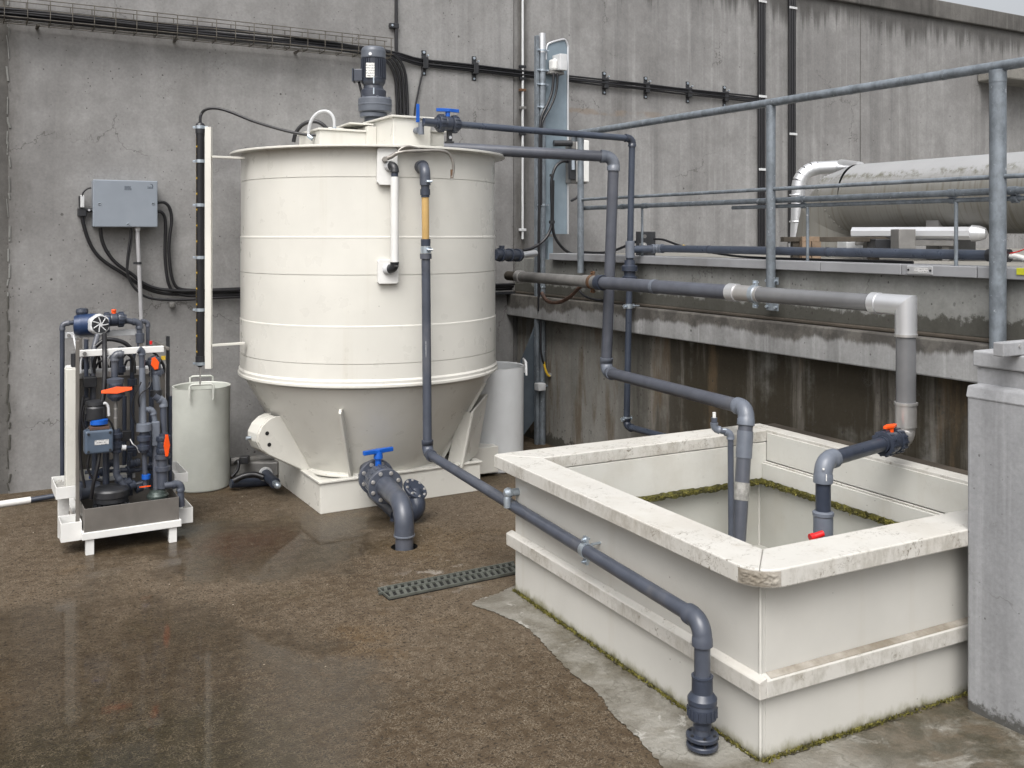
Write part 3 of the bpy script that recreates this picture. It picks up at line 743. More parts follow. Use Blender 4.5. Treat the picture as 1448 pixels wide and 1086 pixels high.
# lid furniture
def mz_(v): return CAMH + (HZ - v)*6.74/FPX
def lidbox(name, u0, u1, vtop, D, depth, z0=LIPZ+.004, parent=tank, over=.012, slope=0.0):
    """sheet box on the lid, front face parallel to the yard's cross axis"""
    a_ = at(u0, vtop, D=D); b_ = at(u1, vtop, Y=a_.y)
    zt_ = a_.z
    o = MB(); o.box(a_.x, b_.x, a_.y, a_.y+depth, z0, zt_-.012)
    o = o.build(name, M['pp'], parent, bevel=.003)
    MB().box(a_.x-over, b_.x+over, a_.y-over, a_.y+depth+over, zt_-.0115, zt_+.002).build(name.replace('box', 'cover').replace('hatch', 'hatch_cover') if name != 'hatch' else 'hatch_cover', M['pp'], o, bevel=.003)
    return a_, b_, o
ha, hb, hatch = lidbox('hatch', 452, 534, 181, 6.18, .42)
ba, bb, fbox = lidbox('feed_box', 556, 609, 163, 6.12, .46, over=.018)
lidbox('side_box', 606, 628, 184, 6.3, .25)
MB().box(ha.x+.12, hb.x+.02, ha.y+.18, ha.y+.40, ha.z+.0025, ha.z+.03).build('hatch_plate', M['pp'], hatch, bevel=.006)
# stepped motor seat left of the box, with a thin lipped plate on it
sa, sb_ = at(519, 178, D=6.32), at(556, 174, D=6.32)
MB().box(sa.x, ba.x-.001, sa.y, sa.y+.42, LIPZ+.004, sb_.z-.02).build('motor_seat', M['pp'], fbox, bevel=.003)
sl0, sl1 = at(494, 175, D=6.30), at(554, 168, D=6.30)
MB().prism([(sl0.x, sl0.y, sl0.z), (ba.x-.019, sl0.y-.03, sb_.z-.012), (ba.x-.019, sl0.y+.40, sb_.z-.012), (sl0.x+.02, sl0.y+.34, sl0.z)], (0,0,.011)).build('seat_plate', M['pp'], fbox, bevel=.002)
mc = at(528, 160, D=6.74)
MB().cyl((mc.x, mc.y, LIPZ+.004), (mc.x, mc.y, mz_(167)), .062, 28).build('motor_pedestal', M['gear'], tank)

# agitator motor
mt = thing('agitator_motor', (mc.x, mc.y, mc.z-.02), 'dark slate geared electric motor standing upright on top of the tank', 'motor')
PXM = 6.74/FPX
def mz(v): return CAMH + (HZ - v)*PXM
gx = V((mc.x, mc.y, 0))
lathe_part('mounting_flange', mt, [(.085, mz(167)), (.095, mz(166)), (.095, mz(161)), (.085, mz(160))], gx, (0,0,1), M['gear'], 28)
lathe_part('gearbox', mt, [(.100, mz(160)), (.114, mz(158)), (.116, mz(150)), (.119, mz(149.5)), (.119, mz(148)), (.116, mz(147.5)), (.116, mz(141)), (.108, mz(139)), (.07, mz(138))], gx + V((.012,0,0)), (0,0,1), M['gear'], 36)
g_ = MB()
for k in range(6):
    a_ = 2*PI*k/6 + .3; g_.cyl(gx + V((.012+.104*math.cos(a_), .104*math.sin(a_), mz(139.5))), gx + V((.012+.104*math.cos(a_), .104*math.sin(a_), mz(137.5))), .009, 6)
g_.build('gearbox_bolts', M['gear'], mt)
lathe_part('adapter', mt, [(.088, mz(139)), (.088, mz(129)), (.084, mz(128)), (.070, mz(126)), (.066, mz(122)), (.074, mz(120)), (.082, mz(117)), (.084, mz(113))], gx, (0,0,1), M['motor'], 32)
lathe_part('motor_housing', mt, [(.080, mz(114)), (.082, mz(112)), (.077, mz(110)), (.077, mz(84)), (.082, mz(83)), (.082, mz(81))], gx, (0,0,1), M['motor'], 32)
f_ = MB()
for k in range(30):
    a_ = 2*PI*k/30; d = V((math.cos(a_), math.sin(a_), 0)); s_ = V((-d.y, d.x, 0))
    f_.obox(gx + d*.081 + V((0,0,(mz(112)+mz(84))/2)), d*.007, s_*.0022, (0,0,(mz(84)-mz(112))/2))
f_.build('cooling_fins', M['motor'], mt)
lathe_part('fan_cover', mt, [(.084, mz(83)), (.085, mz(82)), (.085, mz(73)), (.080, mz(69)), (.068, mz(67)), (.03, mz(66.3))], gx, (0,0,1), M['gear'], 36)
tc = V((0,0,0)) - (gx - V((0,0,0))).normalized()       # towards the yard
tr = V((-tc.y, tc.x, 0))
def on_motor(u, v, rr): 
    p_ = at(u, v, D=6.74 - rr); return p_
pc = on_motor(523.5, 76, .085); MB().cyl(pc - tc*.006, pc + tc*.004, .011, 16).build('cover_badge', M['bright'], mt)
pc = on_motor(523.5, 99, .092)
MB().obox(gx + tc*.0895 + V((pc.x-gx.x, pc.y-gx.y, 0)).dot(tr)*tr + V((0,0,pc.z)), tr*.029, tc*.0012, (0,0,.050)).build('name_plate', M['label'], mt)
tb = MB(); c_ = gx - RT*.10 + tc*.02 + V((0,0,mz(108)))
tb.obox(c_, RT*.030, FW*.045, (0,0,.042)); tb.obox(c_ - RT*.036, RT*.005, FW*.05, (0,0,.047))
tbo = tb.build('terminal_box', M['motor'], mt, bevel=.006)
MB().tube(crom([c_ - V((0,0,.04)), c_ + V((0,0,-.09)) + RT*.012, c_ + V((0,0,-.16)) + RT*.03]), .009, 10).build('motor_cable', M['blk'], mt)
for vv in (116, 131): MB().obox(gx + tc*.087 + RT*.002 + V((0,0,mz(vv))), RT*.004, tc*.004, (0,0,.022)).build('bright_stud', M['zinc'], mt)

# gooseneck handle valve on the feed box
hv = at(588, 185, Y=ba.y - .002)
o = thing('sample_tap', hv, 'small grey tap with upright blue lever on front of the ivory box atop the tank', 'tap')
MB().cyl(hv, hv + V((0,-.05,0)), .020, 16).build('spindle', M['pvcl'], o)
b = MB(); b.cyl(hv + V((.012,-.055,-.028)), hv + V((.012,-.055,.05)), .019, 14); b.build('tap_body', M['pvcl'], o, bevel=.002)
l0 = at(590.5, 173, Y=ba.y-.057); l1 = at(590.5, 147, Y=ba.y-.057)
MB().prism([l0 + V((-.012,0,0)), l0 + V((.012,0,0)), l1 + V((.010,0,0)), l1 + V((-.010,0,0))], (0,-.008,0)).build('lever', M['blue'], o, bevel=.002)

# ball valve on the lid outlet
P2a = at(651, 178, D=6.25)
P2y = P2a.y
vc_ = at(633, 175, Y=P2y)
bv = thing('lid_valve', (vc_.x, vc_.y, vc_.z-.1), 'dark grey union ball valve with blue wing handle beside the box atop the tank', 'valve')
ball_valve(bv, vc_, (1,0,-.02), .029, (0,0,1), (1,0,0), .078, M['pvcd'], M['blue'], ws=1.2, hh=2.9, ht=1.7)
MB().cyl(vc_ + V((-.17,0,.002)), vc_ + V((-.07,0,0)), .026, 16).build('inlet_stub', M['pvcd'], bv)
s_ = MB(); s_.obox(vc_ + V((0.012,0,-.075)), (.016,0,0), (0,.012,0), (0,0,.04)); s_.obox(vc_ + V((0.012,0,-.118)), (.026,0,0), (0,.02,0), (0,0,.006))
s_.build('support_foot', M['blkp'], bv, bevel=.003)
MB().cyl(vc_ + V((.012,-.012,-.088)), vc_ + V((.012,-.017,-.088)), .010, 12).build('foot_screw', M['bright'], bv)

# lid hoses
h1 = [at(u, v, D=6.25) for u, v in ((436,192),(437,181),(441,169),(449,160),(459,157),(467,160),(472,168),(473,180))]
o = tag(MB().tube(crom(h1), .0105, 10).build('clear_hose', M['hose'], loc=h1[0]), 'short clear hose arched over the left hatch of the tank lid', 'hose')
MB().cyl(h1[0], h1[0]+V((.02,-.02,-.02)), .015, 12).build('hose_fitting', M['zinc'], o); MB().cyl(h1[-1], h1[-1]-V((0,0,.05)), .014, 12).build('hose_fitting', M['zinc'], o)
h2 = [at(u, v, D=6.4) for u, v in ((415,201),(418,189),(425,179),(435,173),(447,172),(456,176),(463,183))]
tag(MB().tube(crom(h2), .013, 10).build('black_hose', M['blk'], loc=h2[0]), 'thick black hose looping low behind the clear hose on the lid', 'hose')

# ---------------------------------------------------------------- fittings on the shell
def plate(parent, name, u, v, wpx, hpx, th, mat, ch=.0):
    c = on_tank(u, v, .004); n_ = outward(c); t_ = V((-n_.y, n_.x, 0))
    k = (c - V((0,0,CAMH))).dot(FW)/FPX
    w, h = wpx*k/2, hpx*k/2
    poly = [(-w+ch,-h),(w-ch,-h),(w,-h+ch),(w,h-ch),(w-ch,h),(-w+ch,h),(-w,h-ch),(-w,-h+ch)]
    MB().prism([c - n_*.012 + t_*x + V((0,0,z)) for x, z in poly], n_*(th+.012)).build(name, mat, parent, bevel=.003)
    return c, n_, t_
sg = thing('sight_tube', on_tank(556, 380), 'white vertical sight tube between two white square plates on the tank shell', 'gauge')
c1, n1, t1 = plate(sg, 'upper_plate', 547, 235, 29, 54, .03, M['ppwhite'], .018)
c2, n2, t2 = plate(sg, 'lower_plate', 548, 384, 29, 34, .03, M['ppwhite'], .010)
for tt, (u, v), up in ((c1, (558, 234), -1), (c2, (558, 380), 1)):
    e0 = on_tank(549 if up < 0 else 546, v+1, .03); e1_ = on_tank(u, v, .085); e2_ = e1_ + V((0,0,up*.075))
    pvc(sg, [e0, e1_, e2_], .0215, M['pvcd'], M['blkp'], R=1.5, sock=.5)
    MB().cyl(e0, e0.lerp(e1_, .45), .031, 16).build('nut', M['lgrey'], sg)
a_ = on_tank(558, 250, .085); b_ = on_tank(558, 376, .085)
MB().cyl(a_, b_, .0245, 20).build('tube', M['ppwhite'], sg)

# bent overflow tube
ob = [on_tank(544, 225, .06), on_tank(553, 222, .075), on_tank(560, 217, .085), on_tank(575, 214, .09), on_tank(600, 213, .09), on_tank(622, 213, .09), on_tank(634, 217, .09), on_tank(640, 228, .09), on_tank(641, 240, .088), on_tank(639, 251, .085)]
ot = thing('overflow_tube', ob[0], 'thin bent metal tube curving right from the upper white plate on the tank', 'pipe')
MB().tube(crom(ob), .0098, 12).build('tube', M['tubem'], ot)
MB().tube(crom([on_tank(561, 219, .085), on_tank(566, 211, .085), on_tank(576, 207, .085), on_tank(588, 209, .07), on_tank(600, 213, .03)]), .0075, 10).build('loop_tube', M['tubem'], ot)
b = MB(); b.cyl(ob[0] - n1*.035, ob[0] + n1*.02, .016, 6); b.cyl(ob[0].lerp(ob[1], .3), ob[1].lerp(ob[2], .2), .013, 8); b.cyl(ob[1], ob[2], .014, 6)
b.build('fitting', M['tubem'], ot)
MB().cyl(ob[-1] + V((0,0,.05)), ob[-1] + V((0,0,-.004)), .0092, 10).build('worn_tip', M['rusty'], ot)

# ---------------------------------------------------------------- dosing line down the front and along the ground
q0 = on_tank(595, 236, .0); q1 = on_tank(601, 238, .12)
foot = at(604, 640, D=5.70); zf = foot.z
q2 = V((q1.x, q1.y, zf))
q2 = at(604.5, 641, D=(q1 - V((0,0,CAMH))).dot(FW) + .0)
end = at(993, 1062, Z=0)
q3 = at(996, 879, D=end.dot(FW))
q3 = V((end.x, end.y, q3.z))
r4 = .0275
pl4 = thing('dosing_line', (end.x, end.y, 0), 'slate pipe from the tank shell along the near basin side to a floor flange', 'pipe')
amb0, amb1 = at(601, 277, D=5.72), at(601, 341, D=5.72)
def on_drop(v):
    t = (v - 238)/(641 - 238); return q1.lerp(q2, t)
# top elbow
arc, tl = arc_corner(q0, q1, on_drop(300), r4*1.8)
MB().tube([q0] + arc + [on_drop(262)], [r4*1.0] + [r4*1.18]*len(arc) + [r4*1.22], 18).build('elbow', M['pvc'], pl4)
MB().cyl(q0 - outward(q0)*.01, q0 + outward(q0)*.035, r4*1.45, 20).build('wall_socket', M['pvc'], pl4)
MB().cyl(on_drop(262), on_drop(279), r4*.95, 18).build('pipe', M['pvcd'], pl4)
def cl(v0, v1, k, mat, name): return MB().cyl(on_drop(v0), on_drop(v1), r4*k, 22).build(name, mat, pl4)
cl(253, 262, 1.13, M['zinc'], 'hose_clip'); cl(267.5, 276, 1.12, M['pvcd'], 'collar')
cl(277, 341, .82, M['amber'], 'amber_tube')
cl(338, 348, 1.08, M['pvcd'], 'collar'); cl(348.5, 358, 1.13, M['zinc'], 'hose_clip'); cl(358.5, 366, 1.3, M['pvcm'], 'socket')
for v in (257, 353):
    k_ = on_drop(v); n_ = outward(k_)
    b = MB(); b.cyl(k_ + n_*.028 + RT*.0, k_ + n_*.05 + RT*.012, .010, 10); b.cyl(k_ + n_*.05 - RT*.006, k_ + n_*.05 + RT*.024, .006, 8); b.build('clip_screw', M['zinc'], pl4)
pvc(pl4, [on_drop(362), q2, q3, q3 + V((0,0,-.20))], r4, M['pvc'], M['pvc'], R=1.9, sock=1.0, er=1.22)
pr0, pr1 = on_drop(482), on_drop(505); pn = (V((0,0,CAMH)) - pr0); pn.z = 0; pn.normalize()
pk = MB()
for k in range(14):
    a_ = pr0.lerp(pr1, k/14 + .01); b_ = pr0.lerp(pr1, (k + random.uniform(.45, .9))/14)
    pk.obox((a_+b_)/2 + pn*(r4+.0004) - RT*.004, RT*.0016, pn*.0004, (b_-a_)/2)
pk.build('printed_line', M['lgrey'], pl4)
zb = q3.z
def vz(v): return CAMH - (v-HZ)/FPX*end.dot(FW)
ce = V((end.x, end.y, 0))
MB().cyl((end.x, end.y, .03), (end.x, end.y, q3.z-.15), r4*.97, 18).build('pipe', M['pvc'], pl4)
lathe_part('foot_union', pl4, [(.032, vz(1027)), (.032, vz(1021)), (.036, vz(1017)), (.048, vz(1014)), (.049, vz(998)), (.046, vz(993)), (.050, vz(992)), (.050, vz(986)), (.036, vz(978)), (.035, vz(958)), (.037, vz(957)), (.037, vz(955))], ce, (0,0,1), M['pvcd'], 28)
u_ = MB(); nut_ring(u_, (end.x, end.y, (vz(998)+vz(1013))/2), (0,0,1), .049, .014, 18); u_.build('union_ribs', M['pvcd'], pl4)
flange(pl4, (end.x, end.y, vz(1040)), (0,0,1), .055, .016, M['pvcd'], M['blkp'], 6, .044)
flange(pl4, (end.x, end.y, vz(1052)), (0,0,1), .054, .016, M['pvcd'], M['blkp'], 6, .044)
lathe_part('floor_socket', pl4, [(.03, .0), (.034, .012), (.04, .03), (.042, vz(1056))], ce, (0,0,1), M['pvcd'], 24)
cp = q2.lerp(q3, .71)
dl = (q3 - q2).normalized()
pipe_clamp(pl4, cp, dl, r4, (0,0,1), M['zinc'])
b = MB(); b.cyl(cp + V((.03,0,.02)), cp + V((.16,0,.02)), .006, 8); b.build('clamp_rod', M['zinc'], pl4)

# ---------------------------------------------------------------- level gauge
gz0, gz1 = .905, 2.44
gp = at(283, 350, D=6.17)
lg = thing('level_gauge', (gp.x, gp.y, gz0), 'slim black level scale with yellow marks on an ivory post left of the tank', 'gauge')
MB().cyl((gp.x, gp.y, gz0+.06), (gp.x, gp.y, gz1), .0255, 20).build('scale_tube', M['blk'], lg)
lathe_part('end_cap', lg, [(.012, gz0), (.020, gz0+.01), (.029, gz0+.03), (.029, gz0+.07)], (gp.x, gp.y, 0), (0,0,1), M['blkp'], 20)
lathe_part('end_cap', lg, [(.029, gz1-.05), (.029, gz1), (.024, gz1+.012), (.012, gz1+.02)], (gp.x, gp.y, 0), (0,0,1), M['blkp'], 20)
MB().cyl((gp.x, gp.y, gz0), (gp.x, gp.y, gz0-.11), .005, 8).build('rod', M['steel'], lg)
pp_ = gp + RT*.054
MB().obox((pp_.x, pp_.y, (gz0+gz1)/2-.01), RT*.0195, FW*.016, (0,0,(gz1-gz0)/2)).build('post', M['pp'], lg, bevel=.002)
for v in (224, 485):
    z = at(320, v, D=6.3).z; 
    a2 = V((pp_.x, pp_.y, z)) + RT*.0197; tgt = V((TX, TY, z)); dd = (tgt - a2).normalized()
    MB().obox(a2 + dd*.105, dd*.105, dd.cross(V((0,0,1)))*.02, (0,0,.007)).build('arm', M['pp'], lg, bevel=.002)
for v in (180, 228, 290, 364, 438, 514):
    z = at(283, v, D=6.17).z
    b = MB(); b.lathe([(.0265,-.010),(.0295,-.010),(.0295,.010),(.0265,.010)], (gp.x, gp.y, z), (0,0,1), 20)
    b.obox(V((gp.x, gp.y, z)) - RT*.036, RT*.009, FW*.004, (0,0,.007)); b.obox(V((gp.x, gp.y, z)) + RT*.036, RT*.012, FW*.004, (0,0,.007))
    b.cyl(V((gp.x, gp.y, z)) - RT*.04 - FW*.012, V((gp.x, gp.y, z)) - RT*.04 + FW*.012, .004, 8)
    b.build('clamp', M['zinc'], lg)
tk = MB(); tk2 = MB()
for k in range(140):
    z = gz0 + .10 + k*.01
    if z > gz1 - .07: break
    big = k % 10 == 0
    L = .5 if big else (.32 if k % 5 == 0 else .2)
    def arcpt(a): return V((gp.x, gp.y, 0)) + (-FW*math.cos(a) - RT*math.sin(a))*.0262
    a0 = .95
    q = [arcpt(a0), arcpt(a0 - L*.5), arcpt(a0 - L)]
    for x, y in zip(q, q[1:]):
        hh = .0032 if big else .0014
        (tk if big else tk2).add([x + V((0,0,z-hh)), y + V((0,0,z-hh)), y + V((0,0,z+hh)), x + V((0,0,z+hh))], [(0,1,2,3)])
    if big:
        tk.add([arcpt(.55) + V((0,0,z-.008)), arcpt(.47) + V((0,0,z-.008)), arcpt(.47) + V((0,0,z+.008)), arcpt(.55) + V((0,0,z+.008))], [(0,1,2,3)])
tk.build('scale_marks', M['yellow'], lg); tk2.build('fine_marks', simple('dull_yellow', (.25,.17,.03)), lg)
cpts = [V((gp.x, gp.y, gz1+.015))] + [at(u, v, D=6.25) for u, v in ((284,163),(291,155),(305,153),(325,158),(360,172),(400,184),(430,190),(447,191))]
tag(MB().tube(crom(cpts), .0095, 10).build('gauge_cable', M['blk'], loc=cpts[0]), 'black cable arching from the top of the level scale to the tank lid', 'cable')
# ---------------------------------------------------------------- square basin (sump)
TH = math.radians(2.4)
SO = V((2.325, 2.375, 0)); EX = V((math.cos(TH), -math.sin(TH), 0)); EY = V((math.sin(TH), math.cos(TH), 0)); EZ = V((0,0,1))
SW, SL, RZ, RB = 1.56, 1.74, .662, .600
def S(x, y, z): return SO + EX*x + EY*y + EZ*z
sump = thing('open_basin', S(0, 0, 0), 'square open-topped ivory plastic basin with a broad weathered rim', 'basin')
def sbox(m, x0, x1, y0, y1, z0, z1):
    return m.obox(S((x0+x1)/2, (y0+y1)/2, (z0+z1)/2), EX*(x1-x0)/2, EY*(y1-y0)/2, EZ*(z1-z0)/2)
WT = .022
sbox(MB(), 0, WT, 0, SL, 0, RB).build('side_wall', M['ppwall'], sump, bevel=.002)
sbox(MB(), WT+.0005, SW, 0, WT, 0, RB).build('front_wall', M['ppwall'], sump, bevel=.002)
sbox(MB(), SW-WT, SW, WT+.0005, SL, 0, RZ-.002).build('far_side_wall', M['ppwall'], sump)
sbox(MB(), WT+.0005, SW-WT-.0005, SL-WT, SL, 0, RB).build('rear_wall', M['ppwall'], sump)
# corner weld
MB().cyl(S(.001, .001, 0), S(.001, .001, RB), .006, 8).build('corner_weld', M['ppwall'], sump)
# rim: mitred boards with a chamfered outer corner
OV, RW = .085, .10
def rim_board(poly, name='rim'):
    return MB().prism([S(x, y, RB+.001) for x, y in poly], EZ*(RZ-RB)).build(name, M['ppw'], sump, bevel=.005)
ch = .115
gap = .0008
def arcq(t):
    a_ = PI + t*PI/2; return (-OV + ch + ch*math.cos(a_), -OV + ch + ch*math.sin(a_))
rim_board([(-OV, -OV+ch)] + [arcq(t) for t in (.12, .25, .38, .5)] + [(RW, RW), (RW, SL-RW), (-OV+.012, SL+OV-.012), (-OV, SL+OV-.02)])
rim_board([(arcq(.5)[0]+gap, arcq(.5)[1]-gap)] + [arcq(t) for t in (.62, .75, .88)] + [(-OV+ch, -OV), (SW+.06, -OV), (SW+.06, RW-.001), (RW+.001, RW-.001)])
rim_board([(RW+.001, SL-RW+.001), (SW-.035, SL-RW+.001), (SW-.035, SL+OV), (-OV+.02, SL+OV), (-OV+.013, SL+OV-.012+.001)])
sbox(MB(), SW-.034, SW+.055, RW, SL+.06, RB+.02, RZ+.004).build('rim', M['ppw'], sump, bevel=.004)
# dirt-caught timber strip lying behind the far rim
sbox(MB(), SW+.056, SW+.20, -.05, SL+.1, .50, .648).build('backing_strip', M['ledge'], sump, bevel=.006)
# inside faces below the rim
sbox(MB(), RW-.006, SW-.04, SL-RW-.0, SL-WT-.001, .40, RB-.002).build('inner_lining', M['ppin'], sump, bevel=.002)
sbox(MB(), SW-.075, SW-WT-.001, RW, SL-RW-.002, .40, .488).build('inner_ledge', M['ppin'], sump, bevel=.003)
sbox(MB(), SW-.062, SW-.0751+.013+.012, RW, SL-RW-.002, .489, .497).build('inner_bead', M['ppw'], sump, bevel=.002)
sbox(MB(), SW-.042, SW-WT-.001, RW, SL-RW-.003, .4985, RZ-.012).build('inner_lining', M['ppin'], sump, bevel=.002)
sbox(MB(), WT+.001, SW-.045, SL-WT-.028, SL-WT-.0015, .004, .398).build('lower_lining', M['pplow'], sump)
sbox(MB(), SW-.05, SW-WT-.0015, WT+.001, SL-WT-.029, .004, .3975).build('lower_lining', M['pplow'], sump)
MB().cyl(S(SW-.05, SL-WT-.03, .005), S(SW-.05, SL-WT-.03, .38), .008, 8).build('corner_weld', M['ppin'], sump)
sbox(MB(), WT+.001, SW-.051, WT+.001, SL-WT-.029, .005, .02).build('basin_floor', M['pplow'], sump)
# mid band around the outside: sloped top
def band(p0, p1, out):
    a, b = V(p0), V(p1); o = out
    prof = [(0, .222), (.032, .222), (.033, .278), (.028, .282), (.0, .292)]
    m = MB(); n = len(prof)
    A = [a + o*x + EZ*z for x, z in prof]; B = [b + o*x + EZ*z for x, z in prof]
    m.prism(A, B - [0] if False else (b - a))
    return m
band(S(-.0005, -.033, 0), S(-.0005, SL+.035, 0), -EX).build('side_band', M['ppw'], sump, bevel=.003)
band(S(.0, -.0005, 0), S(SW, -.0005, 0), -EY).build('front_band', M['ppw'], sump, bevel=.003)
# grime lying on the lower ledges
m_ = MB(); m_.prism([S(.02, -.0295, .2832), S(.02, -.0015, .2925), S(SW-.06, -.0015, .2925), S(SW-.06, -.0295, .2832)], (0, 0, .0008))
m_.build('ledge_grime', M['chip'], sump)
# worn chipped corner of the rim: a rough broken face
cm = MB(); NX, NZ = 26, 14
ca, cb = S(-OV + ch*.06, -OV + ch*.94, 0), S(-OV + ch*.94, -OV + ch*.06, 0); on_ = (-EX - EY).normalized()
vs_ = []
for a_ in range(NX+1):
    x_, y_ = arcq(.10 + .80*a_/NX); on_ = (EX*(x_ + OV - ch) + EY*(y_ + OV - ch)).normalized()
    for b_ in range(NZ+1):
        e_ = min(a_, NX-a_, 4)/4*min(b_, NZ-b_, 3)/3
        vs_.append(S(x_, y_, 0) + EZ*(RB + .006 + (RZ-RB-.012)*b_/NZ) + on_*(.0015 + e_*random.uniform(-.001, .006)))
cm.add(vs_, [(a_*(NZ+1)+b_, (a_+1)*(NZ+1)+b_, (a_+1)*(NZ+1)+b_+1, a_*(NZ+1)+b_+1) for a_ in range(NX) for b_ in range(NZ)], True)
cm.build('chipped_corner', M['chip'], sump)
# small metal elbow and valve on the far end of the side wall
e0 = S(0, SL-.03, .495)
tp = thing('drain_cock', S(-.05, SL-.03, .43), 'small metal elbow cock on the basin side, half behind the slate pipe', 'tap')
MB().tube([e0 + EX*.005, e0 - EX*.04, e0 - EX*.055 - EZ*.012, e0 - EX*.06 - EZ*.03, e0 - EX*.06 - EZ*.07], .018, 14).build('elbow', M['zinc'], tp)
lathe_part('ball_joint', tp, [(.012, -.022), (.022, -.014), (.026, 0), (.022, .014), (.012, .022)], e0 - EX*.055, (1,0,0), M['zinc'], 18)

# moss: tufts along the foot of the basin and slime along the waterline
def moss(name, path, mat, n, w, h, seed, inner=False, hang=0.0, dens=None):
    rnd = random.Random(seed); m = MB()
    L = [(b-a).length for a, b in zip(path, path[1:])]; tot = sum(L)
    for i in range(n):
        s_ = rnd.random()*tot; k = 0
        while s_ > L[k]: s_ -= L[k]; k += 1
        a, b, o = path[k], path[k+1], None
        d = (b-a).normalized(); side = V((d.y, -d.x, 0))
        fr = s_/L[k]
        if dens and rnd.random() > dens(k, fr): continue
        p = a + d*s_ + side*abs(rnd.gauss(0, w)) + EZ*(rnd.uniform(0, .004) if not inner else rnd.gauss(0, h*.6))
        hh = h*rnd.uniform(.35, 1.3)
        for q in range(2):
            t = V((rnd.gauss(0,1), rnd.gauss(0,1), 0)).normalized()*rnd.uniform(.002, .007)
            lean = V((rnd.gauss(0,.5), rnd.gauss(0,.5), 0))*hh + side*hh*.35
            up = EZ*hh*(1 if not hang or rnd.random() > hang else -1)
            m.add([p - t, p + t, p + lean*.5 + up*.6 + t*.6, p + lean + up], [(0,1,2),(0,2,3)])
    return m
foot = [S(-.002, SL, 0), S(-.002, -.002, 0), S(SW-.05, -.002, 0)]
def dn(k, f): return (.9 if f < .3 else .55 if f < .75 else .45) if k == 0 else (.9 if f < .35 else .35)
# side normal: path runs towards the yard, so 'side' must point away from the wall
mm = moss('moss', foot, None, 3600, .007, .012, 3, dens=dn)
tag(mm.build('foot_moss', M['mossb'], loc=S(0,0,0)), kind='stuff')
# muddy fillet below the moss
mf = MB()
for a, b, o in ((S(-.001, SL-.02, 0), S(-.001, -.001, 0), -EX), (S(-.001, -.001, 0), S(SW-.1, -.001, 0), -EY)):
    N = 60; prev = None
    for k in range(N+1):
        p = a.lerp(b, k/N); wd = .006 + .020*random.random(); hh = .004 + .007*random.random()
        q = [p + EZ*hh, p + o*wd*.5 + EZ*hh*.6, p + o*wd + EZ*.0055]
        if prev: mf.add(prev + q, [(0,1,4,3),(1,2,5,4)], True)
        prev = q
tag(mf.build('foot_muck', M['muck'], loc=S(0,0,0)), kind='stuff')
sl = MB()
for a, b, o in ((S(RW-.05, SL-RW-.001, 0), S(SW-.07, SL-RW-.001, 0), -EY), (S(SW-.076, SL-RW, 0), S(SW-.076, RW, 0), -EX)):
    N = 90; prev = None
    for k in range(N+1):
        p = a.lerp(b, k/N); j = lambda s_: random.uniform(-s_, s_)
        q = [p + o*.002 + EZ*(.404+j(.004)), p + o*(.007+j(.003)) + EZ*(.396+j(.004)), p + o*(.009+j(.003)) + EZ*(.382+j(.004)), p + o*(.005+j(.003)) + EZ*(.370+j(.005)), p - o*.03 + EZ*.372]
        if prev: sl.add(prev + q, [(i, i+1, 5+i+1, 5+i) for i in range(4)], False)
        prev = q
tag(sl.build('waterline_slime', M['moss'], loc=S(SW/2,SL/2,.36)), kind='stuff')
path = [S(RW-.05, SL-RW-.012, .39), S(SW-.08, SL-RW-.012, .39)]
path2 = [S(SW-.086, SL-RW, .39), S(SW-.086, RW, .39)]
m1 = moss('m', path, None, 700, .002, .007, 5, True, .6); m2 = moss('m', path2, None, 800, .002, .009, 6, True, .4)
m1.add(m2.v, m2.f)
tag(m1.build('waterline_moss', M['mossb'], loc=S(SW/2,SL/2,.36)), kind='stuff')

# ---------------------------------------------------------------- drain grating
gt = at(640, 828, Z=0)
g0, g1 = at(541, 842, Z=0), at(735, 803, Z=0)
gr = thing('drain_grating', (g0.x, g0.y, 0), 'narrow greenish slotted drain channel set in the ground beside the basin', 'drain')
ax = (g1 - g0); LG = ax.length; ax.normalize(); ay = V((-ax.y, ax.x, 0))
GW = .145
c0 = g0 - ay*GW*.55
def gb(m, s0, s1, y0, y1, z0, z1): return m.obox(c0 + ax*(s0+s1)/2 + ay*(y0+y1)/2 + EZ*(z0+z1)/2, ax*(s1-s0)/2, ay*(y1-y0)/2, EZ*(z1-z0)/2)
gb(MB(), 0, LG, 0, GW, .001, .004).build('channel', M['dark'], gr)  # flat black sheet painted as the shaded depth below the bars
fm = MB()
for y in (0, GW*.55, GW-.008): gb(fm, -.02 if y == GW*.55 else 0, LG, y, y+.009, .0045, .018)
gb(fm, 0, .008, .0095, GW-.0085, .0045, .016)
fm.build('frame', M['grate'], gr, bevel=.002)
bm_ = MB(); k = 0.03
while k < LG:
    for y0, y1 in ((.0095, GW*.55-.0005), (GW*.55+.0095, GW-.0085)): bm_.obox(c0 + ax*k + ay*(y0+y1)/2 + EZ*.0095, ax*.0085 + ay*.0, ay*(y1-y0)/2 + ax*.008, EZ*.005)
    k += .036
bm_.build('grate_bars', M['grate'], gr)

